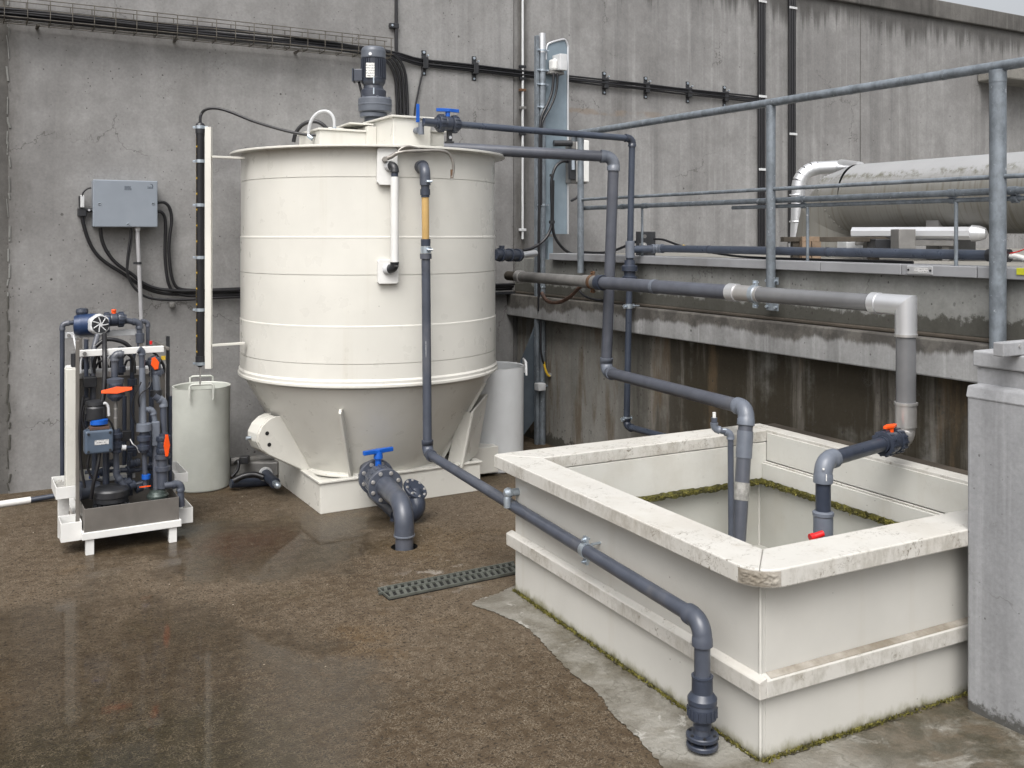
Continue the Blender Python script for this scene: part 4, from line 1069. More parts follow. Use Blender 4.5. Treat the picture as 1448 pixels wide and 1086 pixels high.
# ---------------------------------------------------------------- discharge valve at the plinth
CZ_ = .232
hx = V((HOLE.x + .004, HOLE.y + .012, 0))
v1 = at(533, 682, Y=5.66); v1.z = CZ_
axd = V((hx.x - v1.x, hx.y - v1.y, 0)).normalized()
dv = thing('discharge_valve', (hx.x, hx.y, 0), 'large flanged grey valve with blue T handle and elbow into a floor hole', 'valve')
s_ = v1 - axd*.24
MB().cyl(s_, v1, .058, 24).build('inlet_pipe', M['pvc'], dv)
flange(dv, v1 - axd*.02, axd, .112, .03, M['pvc'], M['steel'], 8, .088)
vb = lathe_part('valve_body', dv, [(.075, .0), (.078, .03), (.088, .05), (.092, .10), (.088, .15), (.078, .17), (.075, .20)], v1, axd, M['pvc'], 32)
rb = MB(); nut_ring(rb, v1 + axd*.10, axd, .090, .055, 16); rb.build('body_ribs', M['pvc'], vb)
f2 = v1 + axd*.215
flange(dv, f2, axd, .106, .03, M['pvc'], M['steel'], 8, .084)
hc = v1 + axd*.0 + V((0,0,.10))
hb_ = MB(); hb_.cyl(v1 + axd*.035 + V((0,0,.07)), v1 + axd*.035 + V((0,0,.150)), .020, 16); hb_.cyl(v1 + axd*.035 + V((0,0,.128)), v1 + axd*.035 + V((0,0,.168)), .030, 16, .026)
hd = (EX*.97 + V((0,.2,0))).normalized(); sd = V((-hd.y, hd.x, 0)); hp = v1 + axd*.035 + V((0,0,.160))
hb_.prism([hp + hd*x + sd*y for x, y in ((-.105,-.012),(-.03,-.016),(.0,-.022),(.03,-.016),(.105,-.012),(.105,.012),(.03,.016),(0,.022),(-.03,.016),(-.105,.012))], (0,0,.026))
hb_.build('handle', M['blue'], vb, bevel=.004)
# elbow down into the hole
pa, pc_, pb_ = f2 + axd*.01, V((hx.x, hx.y, CZ_)), V((hx.x, hx.y, -.2))
arc, tl = arc_corner(f2, pc_, pb_, .125, 12)
MB().tube([f2 - axd*.005, f2 + axd*.03] + arc + [arc[-1] + V((0,0,-.04))], [.062, .060] + [.0555]*len(arc) + [.0575], 28).build('elbow', M['pvc'], dv)
MB().lathe([(.055,-.006),(.060,-.004),(.060,.004),(.055,.006)], arc[-1] + V((0,0,-.042)), (0,0,1), 28).build('weld_ring', M['pvcl'], dv)
MB().cyl(arc[-1] + V((0,0,-.03)), pb_, .0505, 28).build('pipe', M['pvcm'], dv)
# second elbow close behind it
w1 = at(587, 692, D=5.92)
d2 = thing('outlet_elbow', (w1.x, w1.y, 0), 'dark grey flanged elbow tucked close behind the large blue handled valve', 'pipe')
axw = V((.28, -.55, .78)).normalized()
flange(d2, w1, axw, .078, .022, M['pvcd'], M['steel'], 8, .064)
MB().cyl(w1 + axw*.011, w1 + axw*.019, .045, 20).build('blind_plate', M['pvcd'], d2)
wa, wb, wc = w1, at(592, 728, D=5.86), at(563, 726, D=5.95)
arc, tl = arc_corner(wa, wb, wc, .12, 8)
MB().tube([w1 - axw*.02] + arc[1:] + [wc], .053, 20).build('elbow', M['pvcd'], d2)
MB().cyl(wc, V((wc.x-.02, 5.85, .10)), .05, 18).build('pipe', M['pvcd'], d2)
MB().cyl(at(556, 737, D=5.93) + V((0,0,.02)), V((at(556,737,D=5.93).x, at(556,737,D=5.93).y, .0)), .02, 12).build('foot', M['pvcd'], d2)

# ---------------------------------------------------------------- buckets
def bucket(name, label, c, r, h, mat, hang, grp=None):
    o = thing(name, c, label, 'barrel')
    c = V(c)
    MB().lathe([(.001, .004), (r*.965, .004), (r*.98, .012), (r, h-.004), (r+.002, h), (r-.006, h), (r-.010, h-.006), (r*.96, .03), (.001, .03)], c, (0,0,1), 56).build('drum', mat, o)
    d = V((math.cos(hang), math.sin(hang), 0)); s_ = V((-d.y, d.x, 0))
    for k in (1, -1):
        cc = c + d*(r*.985*k) + V((0,0,h))
        p = [cc - s_*.075 - V((0,0,.07)) + d*k*.004, cc - s_*.075 + V((0,0,.028)), cc - s_*.06 + V((0,0,.036)) , cc + s_*.06 + V((0,0,.036)), cc + s_*.075 + V((0,0,.028)), cc + s_*.075 - V((0,0,.07)) + d*k*.004]
        MB().tube([p[0] + d*k*.012, p[1] + d*k*.012, p[2] + d*k*.008, p[3] + d*k*.008, p[4] + d*k*.012, p[5] + d*k*.012], .0085, 10).build('handle', mat, o)
    return o
bc = at(285, 690, D=6.74); bc.z = 0
bucket('plastic_barrel', 'greenish white open barrel between the dosing skid and the tank', bc, .193, .70, M['bucket'], math.atan2(-bc.y, -bc.x))
bc2 = at(699, 640, D=7.3); bc2.z = 0
bucket('plastic_barrel', 'bluish white open barrel half hidden behind the tank on its right', bc2, .222, .765, M['barrel'], math.atan2(-.4, .9))
# ---------------------------------------------------------------- free pipe runs
# large overflow line
X1 = 4.02
a0 = V((2.72, 6.02, 2.345)); a1 = at(868, 222, X=X1); a2 = at(857, 526, X=X1 - .01)
a3 = at(1056, 577, D=5.16); a4 = at(1044, 768, D=5.04); a5 = a4 + (a4 - a3)*.18; a5.z = max(a5.z, .03)
mp = thing('overflow_pipe', a4, 'thick grey pipe stepping down from the tank lid into the far corner of the basin', 'pipe')
pvc(mp, [a0, a1, a2, a3, a5], .0385, M['pvcm'], M['pvcl'], R=1.6, sock=.9, er=1.13)
mid = a3.lerp(a4, .62); dd = (a4 - a3).normalized()
MB().cyl(mid - dd*.045, mid + dd*.045, .0405, 24).build('tape_wrap', M['tape'], mp)
MB().cyl(a3 + dd*.12, a3 + dd*.26, .0425, 24).build('coupling', M['pvcl'], mp)

# slim line from the lid valve
X2 = 4.135
b0 = V((vc_.x + .03, P2y, vc_.z)); b1 = at(894, 196, X=X2); b2 = at(886, 603, X=X2); b3 = at(935, 614, X=X2)
sp = thing('slim_feed_pipe', b2, 'slim dark pipe from the blue lid valve, dropping down the ledge wall', 'pipe')
pvc(sp, [b0, b1, b2, V((X2, 3.9, b3.z))], .0225, M['pvcb'], M['pvcd'], R=1.7, sock=.9)
def on_b(v):
    t = (v - 196)/(603 - 196); return b1.lerp(b2, t)
union('union', sp, on_b(384), (0,0,1), .030, .085, M['pvcd'])
lathe_part('tee', sp, [(.027, -.06), (.032, -.058), (.032, .058), (.027, .06)], on_b(352), (0,0,1), M['pvcl'], 20)
lathe_part('reducer', sp, [(.022, -.03), (.030, .02), (.030, .06)], on_b(366), (0,0,1), M['pvcd'], 20)
for v in (432, 592): pipe_clamp(sp, on_b(v), (0,0,1), .0225, (1,.2,0), M['zinc'])
MB().cyl(on_b(432) + V((0.02,0,0)), on_b(432) + V((.09,0,0)), .006, 8).build('clamp_rod', M['zinc'], sp)
# branch over the terrace
t0 = on_b(352)
c1 = V((4.345, t0.y - .05, 1.648)); c2 = V((4.345, at(1425, 358, X=4.345).y, 1.648))
bp = thing('terrace_pipe', c2, 'dark blue-grey pipe lying above the coping behind the railing posts', 'pipe')
pvc(bp, [t0 + V((.025,0,0)), c1, c2], .0255, M['pvcb'], M['pvcl'], R=1.5, sock=.8)
MB().cyl(c2 + V((0,.10,0)), c2 + V((0,-.01,0)), .031, 20).build('end_socket', M['blkp'], bp)
for yy in (3.9, 4.9): MB().cyl((4.345, yy, 1.648), (4.345, yy+.012, 1.648), .0275, 20).build('weld_ring', M['pvcd'], bp)
# wires out of its end
for k, (dx, mat, lab) in enumerate(((0, M['red'], 'thin red wire emerging from the open end of the terrace pipe'), (.01, M['ppwhite'], 'white cable bending down from the open end of the terrace pipe'))):
    p0 = c2 + V((.004, .0, .008 - .012*k)); 
    pts = [p0, p0 + V((0,-.05,.012 if k == 0 else .0)), p0 + V((0,-.13, .035 if k == 0 else -.03)), p0 + V((0,-.22, -.0 if k == 0 else -.10)), p0 + V((0,-.30, -.055 if k == 0 else -.20))]
    if k == 0: pts[-1].z = max(pts[-1].z, 1.60); pts[-1].x += .03
    tag(MB().tube(crom(pts), .003 if k == 0 else .012, 8).build('terrace_wire' if k == 0 else 'terrace_cable', mat, loc=p0), lab, 'cable')

# clamped transfer line with the metal drop
X3 = 3.875
def on3(u): 
    v = 386.5 + (u - 700)*(432 - 386.5)/(1283 - 700); p = at(u, v, X=X3); p.z = ZL; return p
ZL = at(1283, 432, X=X3).z
k3 = at(1281, 432, X=X3); k3.z = ZL
lft = V((X3, at(700, 388, X=X3).y, ZL)); lft = V((3.20, 6.9, ZL))
lp = thing('transfer_pipe', (X3, k3.y, .8), 'grey and metal pipe before the ledge wall, elbowing down to an orange valve', 'pipe')
r3 = .044
p_s = V((X3, on3(738).y, ZL))
MB().cyl(on3(838), p_s, r3*.92, 22).build('metal_pipe', M['greybrown'], lp)
MB().cyl(p_s, p_s + V((0,.22,0)), r3*.85, 22).build('metal_pipe', M['ledge'], lp)
MB().cyl(on3(851), on3(1040), r3*.98, 24).build('pipe', M['pvcm'], lp)
MB().cyl(on3(1040), on3(1243), r3*.98, 24).build('pipe', M['pipeg'], lp)
def band3(u0, u1, k, mat, nm): return MB().cyl(on3(u0), on3(u1), r3*k, 24).build(nm, mat, lp)
band3(733, 738, 1.15, M['steel'], 'coupling_ring'); band3(826, 853, 1.06, M['greybrown'], 'coupling'); band3(1033, 1075, 1.04, M['steel'], 'metal_sleeve')
band3(846, 853, 1.22, M['pvcd'], 'coupling_ring'); band3(924, 928, 1.05, M['pvcl'], 'weld_ring'); band3(1032, 1043, 1.18, M['bright'], 'coupling_ring')
pipe_clamp(lp, on3(1068), (0,1,0), r3, (0,0,1), M['zinc'])
MB().obox(on3(1068) + V((.13, 0, 0)), (.11,0,0), (0,.012,0), (0,0,.016)).build('clamp_arm', M['galv'], lp)
pipe_clamp(lp, on3(838), (0,1,0), r3, (0,0,1), M['rusty'])
# metal mitre elbow
zb3 = at(1279, 612, X=X3).z
j = MB(); N = 28
top = []; 
def ringp(c, ang):   # elliptical mitre ring between +y pipe and -z pipe
    out = []
    for i in range(N):
        t = 2*PI*i/N; x = math.cos(t)*r3*1.12; w = math.sin(t)*r3*1.12
        out.append(c + V((x, w, -w) if False else (x, w, w)))
    return out
ra = [k3 + V((math.cos(2*PI*i/N)*r3*1.12, on3(1238).y - k3.y, math.sin(2*PI*i/N)*r3*1.12)) for i in range(N)]
rb_ = [k3 + V((math.cos(2*PI*i/N)*r3*1.12, -math.sin(2*PI*i/N)*r3*1.12, math.sin(2*PI*i/N)*r3*1.12)) for i in range(N)]
rc = [k3 + V((math.cos(2*PI*i/N)*r3*1.12, -math.sin(2*PI*i/N)*r3*1.12, -.14)) for i in range(N)]
j.add(ra + rb_, [(i, (i+1) % N, N+(i+1) % N, N+i) for i in range(N)], True); j.add(rb_ + rc, [(i, (i+1) % N, N+(i+1) % N, N+i) for i in range(N)], True)
j.build('mitre_elbow', M['bright'], lp)
band3(1234, 1244, 1.2, M['bright'], 'coupling_ring')
ring = lambda z, k, h, mat, nm: MB().cyl((k3.x, k3.y, z-h), (k3.x, k3.y, z+h), r3*k, 24).build(nm, mat, lp)
ring(ZL-.14, 1.2, .006, M['steel'], 'coupling_ring')
MB().cyl((k3.x, k3.y, ZL-.14), (k3.x, k3.y, zb3+.13), r3*1.03, 24).build('pipe', M['pipeg'], lp)
zs_ = at(1279, 570, X=X3).z
ring(zs_, 1.2, .006, M['steel'], 'coupling_ring')
MB().cyl((k3.x, k3.y, zs_), (k3.x, k3.y, zb3+.03), r3*1.1, 24).build('metal_sleeve', M['steel'], lp)
# lower bend, valve and drop into the basin
dn0 = at(1164, 655, D=4.05); dnz = zb3 - .02
turn = V((k3.x, k3.y, dnz)); outp = V((dn0.x, dn0.y, dnz + .005)); low = at(1162, 790, D=4.03)
low = V((outp.x, outp.y, .25))
arc, tl = arc_corner(V((k3.x, k3.y, zb3+.06)), turn, outp, .06, 8)
MB().tube([V((k3.x, k3.y, zb3+.04))] + arc + [arc[-1] + (outp-turn).normalized()*.03], r3*.95, 22).build('metal_bend', M['steel'], lp)
dv3 = (outp - turn).normalized()
r5 = .034
ball_valve(lp, turn + dv3*.155, dv3, .030, (0,0,1), dv3, .052, M['pvcd'], M['orange'])
pvc(lp, [turn + dv3*.2, outp, low], r5*.92, M['pvcd'], M['pvcl'], R=1.7, sock=1.1, er=1.22)
vz_ = lambda v: CAMH - (v - HZ)/FPX*outp.dot(FW)
lathe_part('socket', lp, [(.036, vz_(765)), (.042, vz_(764)), (.042, vz_(757)), (.0405, vz_(755)), (.0405, vz_(730)), (.044, vz_(728)), (.044, vz_(724)), (.036, vz_(722))], V((outp.x, outp.y, 0)), (0,0,1), M['pvcl'], 28)
rk = at(1157, 757, D=outp.dot(FW) - .06)
rv = MB(); rv.cyl(rk - RT*.035 - FW*.012 - V((0,0,.006)), rk + RT*.02 + V((0,0,.008)), .013, 16); rv.cyl(rk - RT*.037 - FW*.013 - V((0,0,.006)), rk - RT*.022 - FW*.008 - V((0,0,.003)), .016, 16); rv.cyl(rk - V((0,0,.03)), rk, .010, 12)
rv.build('tap_handle', M['red'], lp)
wl = MB(); wl.obox(V((outp.x, outp.y, vz_(672))) - FW*.0413, RT*.0018, FW*.0012, (0,0,.014)); wl.obox(V((outp.x, outp.y, vz_(660))) - FW*.0405 - RT*.012, RT*.004, FW*.001, (0,0,.004)); wl.build('white_mark', M['ppwhite'], lp)

# thin breather in the basin corner
D_ = 4.98
q = [at(u, v, D=D_) for u, v in ((1010, 583), (1010, 598), (1019, 610), (1031, 613), (1034, 628), (1034, 770))]
bq = thing('breather_pipe', q[-1], 'thin cranked grey pipe in front of the thick pipe at the basin corner', 'pipe')
pvc(bq, [q[0].lerp(q[1], .5), at(1010, 606, D=D_), at(1033, 613, D=D_), V((q[5].x, q[5].y, max(.05, q[5].z)))], .0155, M['pvc'], M['pvcl'], R=1.6, sock=.7, er=1.25)
MB().cyl(q[0], q[0].lerp(q[1], .7), .009, 12).build('stub', M['ppwhite'], bq)
MB().obox(at(1024, 608, D=D_), RT*.012, FW*.012, (0,0,.008)).build('clip', M['zinc'], bq, bevel=.003)

# brown hose drooping below the transfer pipe
hb2 = [at(u, v, X=3.98) for u, v in ((766, 414), (772, 424), (782, 428), (795, 426), (808, 418), (818, 408), (828, 401))]
tag(MB().tube(crom(hb2), .014, 10).build('rusty_hose', M['brownh'], loc=hb2[0]), 'rust brown hose drooping under the left end of the transfer pipe', 'hose')
hb3 = [at(u, v, X=4.1) for u, v in ((818, 410), (826, 418), (838, 423), (852, 425))]
tag(MB().tube(crom(hb3), .009, 10).build('black_hose', M['blk'], loc=hb3[0]), 'short black hose sagging right of the rust brown hose', 'hose')

# side outlet behind the tank (two stubs)
so = thing('tank_side_outlet', (3.35, 6.6, 1.6), 'dark ribbed coupling with a bright metal end sticking out right of the tank', 'pipe')
s0 = at(698, 360, D=6.75); s1 = at(735, 361, D=7.15); s2 = at(757, 358, D=7.35)
MB().cyl(s0, s0.lerp(s1, 1.0), .038, 20).build('coupling', M['pvcd'], so)
for t in (.25, .6, .9): 
    c_ = s0.lerp(s1, t); d_ = (s1-s0).normalized(); MB().cyl(c_ - d_*.02, c_ + d_*.02, .048, 20).build('ring_nut', M['pvcd'], so)
MB().cyl(s1, s2, .024, 16).build('metal_end', M['bright'], so)
c_ = s0.lerp(s1, .3); MB().cyl(c_, c_ + V((0,0,.065)), .02, 12).build('plug', M['pvcd'], so)
# ---------------------------------------------------------------- railing on the retaining wall
XP = 4.215
rl = thing('guard_railing', (XP, 4.2, 1.2), 'galvanised tubular guard railing along the top of the ledge wall', 'railing')
ztop = 2.53
pn = at(1411, 300, X=XP); pm = at(1090, 300, X=XP); pf = at(821, 300, X=XP)
MB().tube([V((XP, .6, ztop)), V((XP, pf.y + .02, ztop)), ] , .0245, 20).build('top_rail', M['galv'], rl)
MB().tube(crom([V((XP, pf.y + .02, ztop)), V((XP, pf.y + .07, ztop-.012)), V((XP, pf.y + .09, ztop - .05))]), .0245, 20).build('rail_return', M['galv'], rl)
for y in (3.05, 3.62): MB().cyl((XP, y, ztop), (XP, y+.014, ztop), .0265, 20).build('weld_ring', M['galv'], rl)
for p_, z0, r_ in ((pn, 1.10, .037), (pm, 1.40, .0275), (pf, 1.45, .025)):
    MB().cyl((XP, p_.y, z0), (XP, p_.y, ztop - .028), r_, 24).build('post', M['galv'], rl)
    MB().cyl((XP, p_.y, ztop - .075), (XP, p_.y, ztop - .018), r_*1.04, 24).build('post_cap', M['galv'], rl)
# side fixings of the middle post
for v in (397, 434):
    c = at(1092, v, X=XP + .02)
    MB().obox(c, (.003,0,0), (0,.05,0), (0,0,.022)).build('fixing_plate', M['galv'], rl, bevel=.002)
    for s_ in (-1, 1): MB().cyl(c + V((-.004, s_*.036, 0)), c + V((-.018, s_*.036, 0)), .009, 6).build('bolt', M['zinc'], rl)
zA = at(1448, 248, X=XP).z
MB().cyl((XP, .6, zA), (XP, pf.y, zA), .0115, 14).build('knee_rail', M['galv'], rl)
zA2 = at(1448, 240, X=XP).z
# conduits slung along the railing
XC = XP + .05
zB = at(1300, 275, X=XC).z; zC = at(1300, 284, X=XC + .02).z - .004
cb = thing('railing_conduit', (XC, 4, zB), 'thicker grey conduit with collars slung along the railing', 'conduit')
MB().cyl((XC, .8, zB), (XC, at(823, 290, X=XC).y, zB), .0165, 16).build('conduit', M['galv'], cb)
for u in (880, 1133, 1347, 912, 1432): 
    c = at(u, 280, X=XC); MB().cyl((XC, c.y-.022, zB), (XC, c.y+.022, zB), .0205, 18).build('collar', M['galv'], cb)
cc = thing('railing_conduit', (XC + .02, 3, zC), 'thinner grey conduit just under the collared conduit on the railing', 'conduit')
ye = at(1036, 299, X=XC + .02).y
MB().cyl((XC+.02, .8, zC), (XC+.02, ye, zC), .0115, 14).build('conduit', M['galv'], cc)
for u in (1347, 1436, 1136): 
    c = at(u, 285, X=XC+.02); MB().cyl((XC+.02, c.y-.015, zC), (XC+.02, c.y+.015, zC), .016 if u != 1436 else .022, 16).build('collar', M['galv'], cc)
yr = at(1352, 300, X=XC + .02).y
MB().cyl((XC+.02, yr, 1.575), (XC+.02, yr, zC), .0095, 12).build('support_rod', M['galv'], cc)
yr = at(1142, 300, X=XC + .02).y
MB().cyl((XC+.02, yr, 1.575), (XC+.02, yr, zC), .009, 12).build('support_rod', M['galv'], cc)
yr = at(908, 300, X=XC).y
MB().cyl((XC, yr, 1.575), (XC, yr, zB), .009, 12).build('support_rod', M['galv'], cb)

# black terminal plate on the terrace
bx = at(913, 343, X=4.42)
tb_ = thing('terminal_plate', (4.42, bx.y, 1.574), 'upright black square terminal plate on the terrace beside the slim pipe', 'box')
MB().obox((4.42, bx.y, 1.574 + .098), RT*.07, FW*.02, (0,0,.097)).build('plate', M['blkp'], tb_, bevel=.004)
gl = MB(); g_ = V((4.42, bx.y, 1.574 + .095)) - FW*.02 - RT*.02
gl.cyl(g_, g_ - FW*.05, .020, 14); gl.cyl(g_ - FW*.05, g_ - FW*.06 - RT*.03, .016, 12); gl.build('cable_gland', M['steel'], tb_)
MB().cyl(V((4.42, bx.y, 1.574 + .16)) - FW*.0202 - RT*.01, V((4.42, bx.y, 1.574+.16)) - FW*.023 - RT*.01, .014, 14).build('badge', M['greybrown'], tb_)
cz = [at(u, v, X=4.40) for u, v in ((905, 340), (893, 344), (880, 350), (866, 355), (850, 359), (820, 361))]
tag(MB().tube(crom([V((p.x, p.y, max(p.z, 1.604))) for p in cz]), .010, 10).build('terminal_cable', M['blk'], loc=cz[0]), 'black cable leading left from the black terminal plate along the coping', 'cable')
cz = [at(u, v, X=4.42) for u, v in ((925, 338), (938, 339), (955, 345), (970, 350), (990, 354), (1012, 358), (1040, 362), (1075, 364), (1130, 367), (1200, 371), (1300, 376))]
cz = [V((p.x - (.05 if i > 6 else 0), p.y, max(p.z, 1.601))) for i, p in enumerate(cz)]
o = tag(MB().tube(crom(cz), .008, 10).build('terminal_cable', M['blk'], loc=cz[0]), 'black cable with a yellow tag running right from the terminal plate along the coping', 'cable')
MB().cyl(cz[3] + (cz[2]-cz[3])*.25, cz[3] - (cz[3]-cz[4])*.3, .0135, 12).build('tag_sleeve', M['yellow'], o)

# ---------------------------------------------------------------- insulated vessel and ducts on the terrace
VX, VR = 6.0, .265
vt = at(1448, 212, X=VX - .12).z; vz0 = vt - VR
vya = 5.36
vs = thing('insulated_vessel', (VX, 3.5, 1.574), 'fat grimy metal-clad insulated pipe on the terrace, bending down at its far end', 'pipe')
VC = V((VX, 0, vz0))
arc, tl = arc_corner(V((VX, -1, vz0)), V((VX, vya, vz0)), V((VX, vya, 1.4)), .37, 3)
MB().cyl(V((VX, -1, vz0)), arc[0], VR, 64).build('jacket', M['jacket'], vs)
pp_s = arc + [V((VX, vya, 1.574))]
for a_, b_ in zip(pp_s, pp_s[1:]): MB().tube([a_, b_], VR*1.003, 48, caps=False).build('bend_segment', M['jacket'], vs) if False else None
mb = MB(); ring = []; n_ = 64
dirs = [V((0,1,0))] + [(b_-a_).normalized() for a_, b_ in zip(pp_s, pp_s[1:])]
for k, c_ in enumerate(pp_s):
    d_ = (dirs[k] + dirs[min(k+1, len(dirs)-1)]).normalized(); u_ = V((1,0,0)); w_2 = d_.cross(u_).normalized()
    st = 1/max(.5, d_.dot(dirs[k]))
    ring.append([c_ + u_*math.cos(2*PI*i/n_)*VR + w_2*math.sin(2*PI*i/n_)*VR*st for i in range(n_)])
for r0, r1 in zip(ring, ring[1:]): mb.add(r0 + r1, [(i, (i+1) % n_, n_+(i+1) % n_, n_+i) for i in range(n_)], True)
mb.build('mitred_bend', M['jacket'], vs)
rv = MB()
for k in range(36):
    q_ = ring[1][int(k*n_/36)]; rv.ball(q_ + (q_ - pp_s[1]).normalized()*.002, .006, 4)
rv.build('rivet_row', M['jacket'], vs)
bot = vz0 - VR
for y in (2.6, 4.3):
    MB().box(VX-.2, VX+.2, y-.05, y+.05, 1.574, bot + .12).build('saddle', M['greybrown'], vs)
# bright bent duct from the dome to the deck
dD = 8.0
p0 = at(1216, 236, D=7.5); p1 = at(1190, 236, D=dD); p2 = at(1130, 239, D=dD); p3 = at(1126, 352, D=dD); p3.z = 1.573
bd = thing('cladded_pipe', p3, 'shiny clad pipe bending from the vessel down to the terrace', 'pipe')
arc, tl = arc_corner(p1, p2 + (p2-p1).normalized()*.0, p3, .16, 5)
MB().lathe([(.06, 0), (.063, .1)], p3, (0,0,1), 24).build('base_collar', M['bright'], bd)
MB().cyl(p3, arc[-1], .054, 24).build('clad_pipe', M['bright'], bd)
for a_, b_ in zip(arc, arc[1:]): MB().cyl(a_, b_, .058, 20).build('bend_segment', M['bright'], bd)
MB().cyl(arc[0], p1, .054, 24).build('clad_pipe', M['bright'], bd)
MB().cyl(p1, p0, .062, 20, .040).build('clad_taper', M['bright'], bd)
for z in (.28, .5): MB().lathe([(.055,-.006),(.059,0),(.055,.006)], p3 + V((0,0,z)), (0,0,1), 24).build('clad_seam', M['bright'], bd)
# support beam, box, small duct
def dbox(name, label, cat, u0, u1, v0, v1, D, dep, mat, bev=.004, legs=()):
    a_ = at(u0, v1, D=D); b_ = at(u1, v0, D=D); w = (b_ - a_).dot(RT)
    base = V((a_.x, a_.y, 1.574)) + RT*w/2 + FW*dep/2
    o = thing(name, base, label, cat)
    z0 = max(a_.z, 1.575)
    MB().obox(V((base.x, base.y, (z0 + b_.z)/2)), RT*w/2, FW*dep/2, (0,0,(b_.z-z0)/2)).build(name.split('_')[-1] + '_body', mat, o, bevel=bev)
    for u in legs:
        c = at(u, v1, D=D) + FW*dep/2; MB().obox(V((c.x, c.y, (1.574 + z0)/2)), RT*.03, FW*.03, (0,0,(z0-1.574)/2)).build('leg', mat, o)
    return o
dbox('support_beam', 'dark rusty support beam on legs under the dome of the insulated vessel', 'beam', 1108, 1268, 335, 342, 6.6, .08, M['ledge'], .003, (1128, 1238))
bb = dbox('timber_packer', 'short brown timber packer lying against the dark support beam', 'timber', 1134, 1159, 334.5, 341.5, 6.55, .04, M['wood'], .002, (1140, 1154))
dbox('grey_cabinet', 'plain grey cabinet standing under the insulated vessel', 'box', 1271, 1295, 324, 352, 6.3, .14, M['greybrown'])
dbox('pale_block', 'small pale wedge-like block left of the grey cabinet', 'block', 1197, 1232, 342, 352, 6.9, .2, M['lgrey'])
dbox('dark_crate', 'low dark crate between the pale block and the grey cabinet', 'box', 1238, 1270, 338, 352, 6.5, .16, M['blkp'])
# flat clad duct with rounded end
da, db_ = at(1208, 331, D=6.8), at(1374, 330, D=6.35)
dk = thing('flat_duct', V((da.x, da.y, 1.574)), 'low shiny flat duct with a rounded right end below the vessel', 'duct')
dx = (db_ - da); dx.z = 0; LDU = dx.length; dx.normalize(); dyy = V((-dx.y, dx.x, 0))
zz = 1.755
sec = [(.0,-.05),(.03,-.052),(.05,-.02),(.05,.02),(.03,.05),(-.03,.05),(-.05,.02),(-.05,-.02),(-.03,-.05)]
MB().prism([V((da.x, da.y, zz)) + dyy*x*1.6 + V((0,0,z*.85)) for x, z in sec], dx*LDU).build('duct_body', M['bright'], dk)
MB().lathe([(.055, 0), (.05, .05), (.035, .085), (.001, .10)], V((da.x, da.y, zz)) + dx*LDU, dx, 20).build('rounded_end', M['bright'], dk)
MB().obox(V((da.x, da.y, 1.69)) + dx*LDU*.45, dx*LDU*.42, dyy*.06, (0,0,.018)).build('duct_tray', M['greybrown'], dk, bevel=.003)
for t in (.12, .8): MB().obox(V((da.x, da.y, (1.574+1.675)/2)) + dx*LDU*t, dx*.02, dyy*.04, (0,0,(1.675-1.574)/2)).build('leg', M['greybrown'], dk)
# ---------------------------------------------------------------- wire cable tray with its cables
yt0, yt1 = YW - .16, YW - .03
tx1 = at(556, 62, Y=yt0).x; zt0, zt1 = 3.165, 3.315
ct = thing('cable_tray', (1.5, yt0, zt0), 'wire basket cable tray fixed high across the left of the concrete wall', 'cable tray')
wr = MB(); xs = -1.2
for y, z in ((yt0, zt1), (yt0, zt1-.07), (yt0, zt0+.02), (yt0+.03, zt0), (yt0+.075, zt0), (yt1, zt0), (yt1, zt0+.07), (yt1, zt1)):
    wr.cyl((xs, y, z), (tx1, y, z), .0032, 6)
k = xs
while k <= tx1:
    for p_, q_ in (((k, yt0-.004, zt1), (k, yt0-.004, zt0+.02)), ((k, yt0-.004, zt0+.02), (k, yt0+.02, zt0-.004)), ((k, yt0+.02, zt0-.004), (k, yt1, zt0-.004)), ((k, yt1+.004, zt0-.004), (k, yt1+.004, zt1))):
        wr.cyl(p_, q_, .0034, 6)
    k += .137
wr.build('wire_basket', M['wire'], ct)
for x in (-.4, .5, 1.4, 2.3): MB().box(x, x+.02, yt0+.03, YW-.001, zt0-.016, zt0-.006).build('bracket', M['wire'], ct)

def wcable(pts, r, label, grp=None, mat=None, smooth=4):
    o = MB().tube(crom(pts, smooth), r, 8).build('wall_cable', mat or M['blk'], loc=pts[0])
    return tag(o, label, 'cable', grp)
rnd = random.Random(11)
